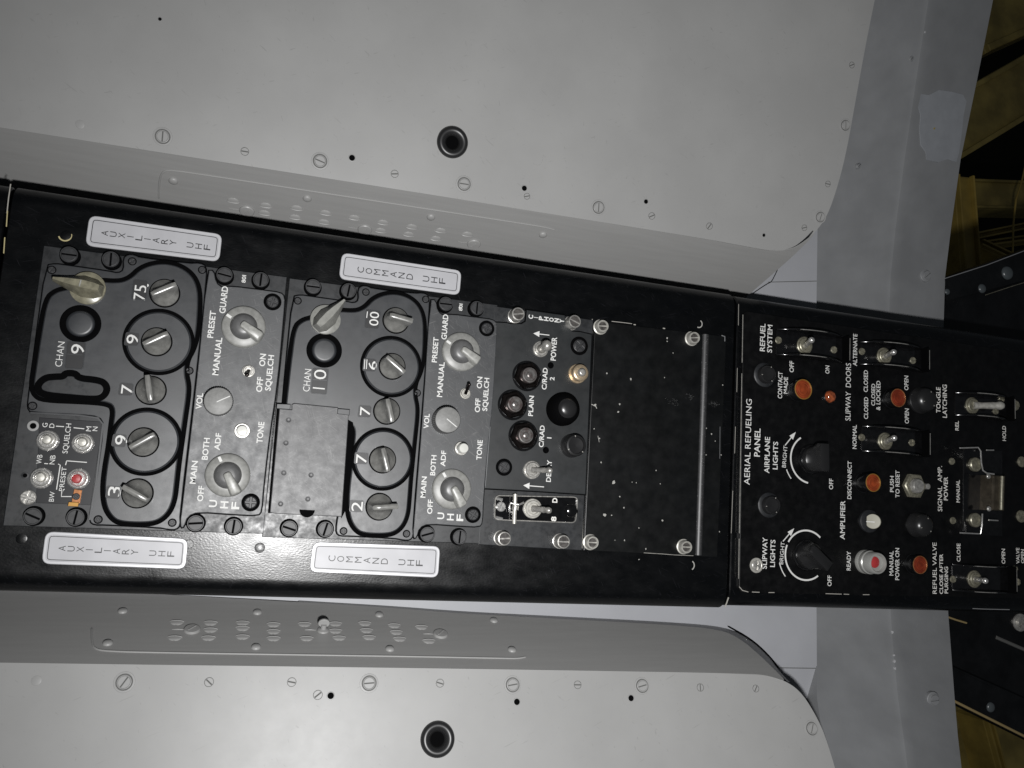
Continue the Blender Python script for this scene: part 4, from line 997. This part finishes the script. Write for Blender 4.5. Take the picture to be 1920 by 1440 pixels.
streak(BL, [(1147, 602.5), (1170, 605), (1185, 607)], 1.2, BARE, .35); streak(BL, [(1188, 608.5), (1192, 609)], 1.2, BARE, .6); streak(BL, [(1243, 615.5), (1247, 616)], 1.2, BARE, .7)
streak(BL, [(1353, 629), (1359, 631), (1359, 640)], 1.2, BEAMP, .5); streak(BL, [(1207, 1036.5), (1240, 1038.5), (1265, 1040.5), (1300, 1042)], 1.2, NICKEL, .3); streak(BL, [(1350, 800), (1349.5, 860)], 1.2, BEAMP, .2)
random.seed(21)
for x, y, r in ((1138, 700, .6), (1183, 711, .8), (1262, 662, .6), (1251, 634, .7), (1251, 640, .6), (1246, 708, .5), (1162, 758, .7), (1159, 772, .8), (1116, 760, 1.1), (1151, 905, 1.5), (1127, 867, .7), (1134, 965, 1.3), (1147, 966, .6), (1162, 931, .6), (1170, 952, .6), (1198, 990, .5), (1242, 976, .7), (1193, 905, .5), (1185, 904, .4), (1230, 882, .5), (1171, 1013, .6), (1153, 1013, .4), (1114, 804, .5), (1355, 722, .6), (1324, 803, .6), (1334, 814, .7), (1341, 827, .4), (1211, 1029, .6), (1124, 822, .5), (1198, 1049, .5), (1352, 853, .6), (1349, 997, .5), (1238, 907, .4), (1324, 853, .5)):
    c = at(x, y, 1.2); n_ = random.randint(5, 8)
    pl = [(c.x + r * random.uniform(.45, 1.15) * math.cos(6.283 * i / n_), c.y + r * random.uniform(.45, 1.15) * math.sin(6.283 * i / n_)) for i in range(n_)]
    part('paint_chip_glint', MB().plate(pl, 1.1, 1.24, 0), CHIP, BL, c)
rule(BL, [(1109, 758), (1117, 762), (1119, 766)], 1.2, .5, CHIP); rule(BL, [(1121, 817), (1123.5, 829)], 1.2, .3, CHIP)
for x, y, w_, h_ in ((1262, 753, 6.5, 2.6), (1294, 744, 4, 2.4), (1338, 757, 5, 1.6)):
    c = at(x, y, 1.2)
    for i in range(26):
        px_, py_ = c.x + random.gauss(0, w_ * .42), c.y + random.gauss(0, h_ * .42); a_ = random.uniform(-.6, .9)
        l_ = random.uniform(.25, .9)
        if i == 0: mb_ = MB()
        mb_.plate([(px_ - l_ * math.cos(a_), py_ - l_ * math.sin(a_)), (px_ + .1, py_ - .1), (px_ + l_ * math.cos(a_), py_ + l_ * math.sin(a_))], 1.1, 1.235, 0)
    part('scuff_mark', mb_, mat('grey_scuff', (.10, .10, .10), .6) if 'grey_scuff' not in bpy.data.materials else bpy.data.materials['grey_scuff'], BL, c)

# ================================================================== AERIAL REFUELING PANEL
cc = at(1600, 850, 0); ZR = 1.4
AR = thing('refueling_control_panel', (cc.x, cc.y, 0), 'deep black panel lettered AERIAL REFUELING PANEL with orange lamps and guarded toggles', 'control panel')
q = [at(x, y, ZR) for x, y in ((1394, 583), (1990, 672), (1990, 1123), (1386, 1111))]
part('base_plate', MB().plate(rquad([(p.x, p.y) for p in q], 4), -.7, ZR, .3), AERIAL, AR)
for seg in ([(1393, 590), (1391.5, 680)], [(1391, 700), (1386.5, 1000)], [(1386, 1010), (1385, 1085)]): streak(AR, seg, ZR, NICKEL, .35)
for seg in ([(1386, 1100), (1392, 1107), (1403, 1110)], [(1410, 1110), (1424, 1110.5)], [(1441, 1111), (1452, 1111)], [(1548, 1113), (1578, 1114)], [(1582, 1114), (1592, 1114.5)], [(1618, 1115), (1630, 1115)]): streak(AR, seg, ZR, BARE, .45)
streak(AR, [(1824, 1141), (1845, 1142), (1893, 1143)], -.6, BEAMP, .5)
T_ = [('REFUEL', 1429.5, 632.5, 52, 10, 0), ('SYSTEM', 1443, 635, 52, 9.5, 0), ('OFF', 1484, 687.5, 21, 8.5, 0), ('ON', 1551, 693, 15, 8, 0), ('CONTACT', 1462.5, 722, 50, 8.5, 0), ('MADE', 1473, 722.5, 31, 8, 0),
      ('AERIAL REFUELING', 1402, 828, 161, 11, 0), ('PANEL', 1419.5, 829.5, 53, 11.5, 0), ('AIRPLANE', 1438, 853, 68, 10, 0), ('LIGHTS', 1453.5, 854, 52, 9.5, 0), ('SLIPWAY', 1433.5, 1037, 59, 9.5, 0), ('LIGHTS', 1448.5, 1037.5, 51, 9.5, 0),
      ('OFF', 1558, 907.5, 20, 8, 0), ('OFF', 1555, 1089, 20, 8, 0), ('AMPLIFIER', 1579.5, 975, 73, 9.5, 0), ('READY', 1591, 1051.5, 36, 8, 0), ('DISCONNECT', 1592.5, 900, 71, 8, 0),
      ('PUSH', 1672, 907.5, 30, 7.5, 0), ('TO RESET', 1682.5, 907.5, 51, 8, 0), ('MANUAL', 1671, 1056, 46, 8, 0), ('POWER ON', 1682, 1057.5, 60, 8, 0),
      ('REFUEL VALVE', 1752, 1065, 96, 8, 0), ('CLOSE AFTER', 1764.5, 1076, 75, 7, 0), ('PURGING', 1774, 1087.5, 50, 7, 0), ('SIGNAL  AMP.', 1762, 916, 85, 8.5, 0), ('POWER', 1773, 916, 44, 8, 0), ('MANUAL', 1796, 921, 42, 7, 0),
      ('NORMAL', 1602, 819, 45, 8, 0), ('SLIPWAY  DOORS', 1590, 734.5, 108, 10, 0), ('ALTERNATE', 1603, 656, 60, 8, 0), ('CLOSED', 1623, 714.5, 41, 8, 0), ('CLOSED', 1623.5, 765, 41, 8, 0), ('CLOSED', 1637, 740, 41, 7.5, 0), ('& LOCKED', 1646.5, 741.5, 55, 8, 0),
      ('OPEN', 1699, 718, 27, 8, 0), ('OPEN', 1700, 780, 28, 8, 0), ('TOGGLE', 1759, 750, 48, 8.5, 0), ('LATCHING', 1771, 752, 62, 8.5, 0), ('REL', 1794, 798, 18, 7, 0), ('HOLD', 1882.5, 812.5, 28, 7, 0), ('CLOSE', 1797, 1036, 34, 7, 0), ('OPEN', 1881, 1043, 28, 7, 0), ('VALVE', 1908, 1042, 30, 6.5, 0), ('OPEN', 1917, 1043, 26, 6, 0)]
for s, x, y, l, h, _ in T_:
    legend(AR, s, x, y, l, h, ZR, WHITE if x < 1720 else WHITEDIM, .012 if len(s) < 12 else .0)
def dim_knob(cx, cy, arcs, a0, a1, gap, ptr, label):
    c = at(cx, cy, ZR); k = part('dimmer_knob', MB().wedge((c.x, c.y, ZR), 9.0, 15, math.radians(ptr), 3.3, 8.5, 10.5, 6, 40), BLACKK, AR, c, label, 40)
    part('skirt', MB().lathe([(10.5, 0), (10.4, 1.2), (9.6, 2), (8.5, 2)], (c.x, c.y, ZR), 40, False), GLOSSMETAL, k, c)
    for s_, e_, r_, w_ in arcs:
        pl = circ((c.x, c.y), r_, 30, math.radians(s_), math.radians(e_), True)
        part('arc_mark', MB().strip(pl, w_, ZR - .1, ZR + .07), WHITE, AR, c)
    return c
c = dim_knob(1521, 861, [(122, 262, 16.6, 1.15), (203, 222, 21.5, .7)], 0, 0, 0, 92, 'black dimmer knob standing upright under AIRPLANE LIGHTS')
arrow(AR, (1492, 810), (1472, 835), ZR, None, .7, 5.5, 1.9)
c = dim_knob(1511.5, 1041, [(48, 150, 16.6, 1.15), (158, 306, 16.6, 1.15), (196, 222, 21.8, .7)], 0, 0, 0, -38, 'black dimmer knob turned askew under SLIPWAY LIGHTS')
arrow(AR, (1489, 990.5), (1468, 1015), ZR, None, .7, 5.5, 1.9)
legend(AR, 'BRIGHT', 1471, 856, 41, 7.5, ZR, WHITE, .0, 0, math.radians(86))
legend(AR, 'BRIGHT', 1466, 1037, 42, 7.5, ZR, WHITE, .0, 0, math.radians(86))
# press-to-test lamp sockets
for x, y in ((1433, 703), (1441, 947)):
    c = at(x, y, ZR)
    k = part('lamp_socket', MB().lathe([(8.4, 0), (8.4, .6), (7.8, 1.0), (6.0, 1.2)], c, 40, False), BASEP, AR, c)
    part('socket_barrel', MB().lathe([(6.2, 0), (6.1, 4.6), (5.6, 5.2), (4.8, 5.2), (4.5, 4.2), (.01, 3.6)], c, 40), BLACKK, k, c)
    for t_ in (70, 190, 300):
        t_ = math.radians(t_); part('notch', MB().box((c.x + 5.2 * math.cos(t_), c.y + 5.2 * math.sin(t_), ZR + 5.05), (.8, .45, .35), t_), NICKEL, k, c)
c = at(1418, 1060, ZR); s_ = part('panel_screw', MB().lathe([(5.0, 0), (4.9, .4), (4.0, .5), (3.6, .2), (.01, .2)], c, 30), BRASS if False else NICKEL, AR, c); repeat('arcross', 'cross_head', lambda: cross_head(3.3, 1.4), STEEL, s_, c, .7)
# indicator lamps with flat coloured lenses
def lamp(x, y, r, h, m, label=None, bez=None):
    c = at(x, y, ZR + h); c.z = ZR
    k = part('indicator_lamp', MB().lathe([(r * 1.12, 0), (r * 1.12, 1.0), (r * 1.05, 1.3), (r * 1.05, h - .4), (r * 1.0, h + .1), (r * .93, h + .1), (r * .92, h - .6)], c, 40), bez or GLOSSMETAL, AR, c, label)
    part('lens_rim', MB().lathe([(r * 1.0, h - .2), (r * .99, h + .35), (r * .93, h + .45), (r * .9, h + .1)], c, 40, False), BRASS if m is ORANGE else COPPER, k, c)
    part('lens', MB().lathe([(r * .95, h - .8), (r * .94, h - .05), (r * .86, h + .22), (r * .8, h + .02), (r * .68, h + .35), (r * .6, h + .1), (r * .48, h + .45), (r * .38, h + .2), (r * .2, h + .5), (.01, h + .5)], c, 40), m, k, c)
    return k
lamp(1506, 730, 7.0, 7.5, ORANGE, 'orange lamp beside CONTACT MADE'); lamp(1684, 746, 6.6, 7.5, ORANGER, 'dull red lamp beside CLOSED AND LOCKED')
lamp(1637, 905, 6.3, 11, ORANGE, 'orange lamp tall beside DISCONNECT'); lamp(1725, 1059, 6.3, 7.5, ORANGER, 'dull red lamp beside MANUAL POWER ON')
c = at(1554, 744, ZR); k = part('jewel_screw', MB().lathe([(5.2, 0), (5.1, 1.2), (4.5, 1.6), (4.3, 1.0)], c, 30), GLOSSMETAL, AR, c)
part('jewel', MB().lathe([(4.4, .8), (4.2, 2.4), (3.2, 3.6), (1.6, 4.2), (.01, 4.3)], c, 8), AMBER, k, c, 'faceted amber jewel')
# white-barrelled READY lamp
c = at(1621, 1053, ZR)
k = part('ready_lamp', MB().lathe([(8.2, 0), (8.2, 2.5), (7.8, 3), (8.0, 3.4), (8.0, 6), (7.4, 6.5), (7.2, 13), (6.7, 13.6), (6.0, 13.6), (5.5, 11.2), (.01, 10.6)], c, 44), LAMPW, AR, c, 'white metal lamp barrel beside READY')
part('lens', MB().lathe([(4.0, 10.4), (3.8, 11.5), (2.4, 12.1), (.01, 12.3)], c + Vector((-1.2, .6, 0)), 30), REDB, k, c)
# amplifier push button, reset nut and spare knobs
c = at(1628, 977, ZR)
k = part('press_button', MB().lathe([(8.0, 0), (7.9, 1.5), (7.0, 2.0)], c, 40, True), BASEP, AR, c)
part('button_cap', MB(Matrix.Translation(c + Vector((0, 0, 4.6))) @ Matrix.Rotation(math.radians(-48), 4, 'Y')).lathe([(5.0, -2.5), (5.2, 0), (4.9, .5), (.01, .6)], (0, 0, 0), 36), IVORY, k, c)
part('slot_line', MB(Matrix.Translation(c + Vector((0, 0, 4.6))) @ Matrix.Rotation(math.radians(-48), 4, 'Y')).box((-1.5, -.4, .55), (5.5, .7, .25)), LAMPW, k, c)
c = at(1711, 911, ZR)
k = part('reset_button', MB().lathe([(9.4, 0), (9.4, 2.6), (8.6, 3.3), (6.4, 3.3), (6.2, 2.4), (.01, 2.0)], c, 6), OLIVEM, AR, c)
part('plunger', MB().lathe([(5.4, 1.8), (5.2, 5.4), (4.4, 6.4), (2.2, 6.5), (.01, 6.2)], c, 32), STEEL, k, c)
part('stud', MB().lathe([(2.2, 0), (2.0, 2.2), (.01, 2.4)], at(1736, 912, ZR), 16), STEEL, k, at(1736, 912, ZR))
for x, y, r in ((1724, 751, 9.2), (1718, 984, 8.4)):
    c = at(x, y, ZR); k = part('domed_cap', MB().lathe([(r * 1.05, 0), (r * 1.05, 1.5), (r, 2), (r * .96, 6), (r * .8, 9), (r * .5, 10.4), (.01, 10.8)], c, 40), BLACKK, AR, c)
    for t_ in (80, 200, 310):
        t_ = math.radians(t_); part('notch', MB().box((c.x + r * .6 * math.cos(t_), c.y + r * .6 * math.sin(t_), ZR + 9.7), (.8, .5, .5), t_), NICKEL, k, c)
# guarded toggles: a bent tray with two arched side rails and an end wall
def guard(x0, yt0, yb0, x1, yt1, yb1, base, tip, tz, screws, label, hgt=10.5, lever_m=None, ball=2.2, thin=1.7):
    a, b = at(x0, (yt0 + yb0) / 2, ZR), at(x1, (yt1 + yb1) / 2, ZR); Lx = b.x - a.x
    yT, yB = (at(x0, yt0, ZR + 8).y + at(x1, yt1, ZR + 8).y) / 2, (at(x0, yb0, ZR + 8).y + at(x1, yb1, ZR + 8).y) / 2
    g = part('switch_guard', MB().plate(rrect(a.x, yB, b.x, yT, 1.0), ZR - .1, ZR + .8, .2), GLOSSMETAL, AR, (a.x, yB, ZR), label)
    for y in (yT, yB):
        n_ = 18; pr = [(a.x + Lx * i / n_, ZR + .5 + hgt * math.sin(math.pi * min(1, (i / n_) * 1.02)) ** .7) for i in range(n_ + 1)]
        mb = MB(); vs_ = []
        for i, (x, z) in enumerate(pr):
            vs_ += [(x, y - .55, ZR), (x, y - .55, z - .2), (x, y - .3, z), (x, y + .3, z), (x, y + .55, z - .2), (x, y + .55, ZR)]
        fs_ = [tuple(6 * i + k for k in (j, (j + 1) % 6)) + tuple(6 * (i + 1) + k for k in ((j + 1) % 6, j)) for i in range(n_) for j in range(6)]
        mb.add(vs_, fs_); mb.tube([(x, y, z - .1) for x, z in pr[2:-1]], .75, 12); rl = part('guard_rail', mb, GLOSSMETAL, g, (a.x, y, ZR), None, 50)
        wk = [(x, y, z + .55) for x, z in pr[4:12]]; part('edge_wear_glint', MB().tube(wk, [.08] + [.28] * (len(wk) - 2) + [.08], 8), STEEL, rl, wk[0])  # light strip paints the specular highlight on the rail top
    part('end_wall', MB().box((b.x - .5, (yT + yB) / 2, ZR), (1.2, abs(yT - yB) + 1.2, 7.5), 0, .3), GASKET, g, (b.x, yT, ZR))
    streakp = [(b.x + .05, yB + 1), (b.x + .05, yT - 1)]
    part('bright_edge', MB().strip(streakp, .5, ZR + 7.2, ZR + 7.56), STEEL, g, (b.x, yT, ZR))
    for sx, sy in screws: repeat('guardcross', 'cross_screw', lambda: cross_head(2.5, 1.2), OLIVEM, g, at(sx, sy, ZR + .8), random.uniform(0, 1.5))
    c = at(*base, ZR + .8); e = at(*tip, ZR + tz)
    bat(AR, c, e, 6.2, lever_m or CHROME, OLIVEM, ball, thin)
guard(1455, 613, 661, 1580, 628, 675, (1508, 648), (1522, 637.5), 14, ((1459, 638), (1563, 656)), 'open guard around the REFUEL SYSTEM toggle')
guard(1612, 635, 681, 1728, 652, 690, (1657, 668), (1676, 660), 14, ((1615.5, 659), (1711, 676)), 'open guard around the ALTERNATE toggle')
guard(1615, 798, 845, 1729, 806, 852, (1659, 827.5), (1677, 821), 14, ((1615, 820), (1709, 830)), 'open guard around the NORMAL toggle')
guard(1790, 732, 777, 1887, 744, 783, (1822, 760.5), (1877, 760.5), 9, ((1877, 749), (1866, 771)), 'open guard around the long latched toggle', 10.5, NICKEL, 3.2, 2.4)
guard(1785, 1062, 1108, 1890, 1062, 1112, (1826, 1085.6), (1848, 1089), 13, ((1786, 1086), (1907, 1091)), 'open guard around the refuel valve toggle', 9)
# signal amplifier switch under its flip cover
g0 = at(1800, 925, ZR)
k = part('flip_cover_switch', MB().plate([(p.x, p.y) for p in (at(x, y, ZR) for x, y in ((1806, 842), (1878, 845), (1878, 1005), (1806, 1002)))], ZR - .1, ZR + .7, .2), GLOSSMETAL, AR, g0, 'switch under a bronze flip cover')
cv = [at(x, y, ZR + 12) for x, y in ((1863, 891), (1886, 892), (1884, 958), (1861, 957))]
cvm = MB(); p_ = ccw([(q_.x, q_.y) for q_ in cv]); cvm.plate(p_, ZR + .5, ZR + 12, 1.2); part('flip_cover', cvm, BRONZE, k, cv[0])
e0, e1 = at(1879, 893, ZR + 12.6), at(1877, 956, ZR + 12.6); part('cover_lip', MB().tube([e0, e1], 1.3, 12), OLIVEM, k, e0)
for pl in ([(1800, 840, 7), (1834, 839, 8), (1839, 846, 9), (1840, 868, 9), (1843, 882, 10), (1850, 887, 11), (1864, 889, 12)], [(1850, 844, 6), (1863, 844, 5)], [(1842, 963, 10), (1841, 985, 8), (1838, 1001, 7), (1800, 999, 5)], [(1854, 975, 9), (1871, 976, 8)]):
    pt = [at(x, y, ZR + z) for x, y, z in pl]; part('wire_bail', MB().tube(pt, .55, 8), CHROME, k, pt[0])
for x, y in ((1826, 871), (1826, 975)):
    c = at(x, y, ZR + .7); part('mounting_nut', MB().lathe([(5.2, 0), (5.2, 2), (4.6, 2.6), (3.0, 2.6), (2.8, 1.8), (.01, 1.8)], c, 28), OLIVEM, k, c)
for x, y in ((1784, 865), (1786, 976)): repeat('guardcross', 'cross_screw', lambda: cross_head(2.5, 1.2), OLIVEM, AR, at(x, y, ZR), random.uniform(0, 1.5))
for x, y in ((1853, 893), (1854, 954)): repeat('coverscrew', 'cover_rivet', lambda: dome_rivet(1.9, 1.2), STEEL, k, at(x, y, ZR + 12))
for x, y, r in ((1902, 760, 4.0), (1915, 866, 4.0), (1914, 968, 4.5), (1901, 1067, 2.5)): repeat(('edges', r), 'panel_screw', lambda r=r: cross_head(r, 1.6), OLIVEM, AR, at(x, y, ZR), .3)
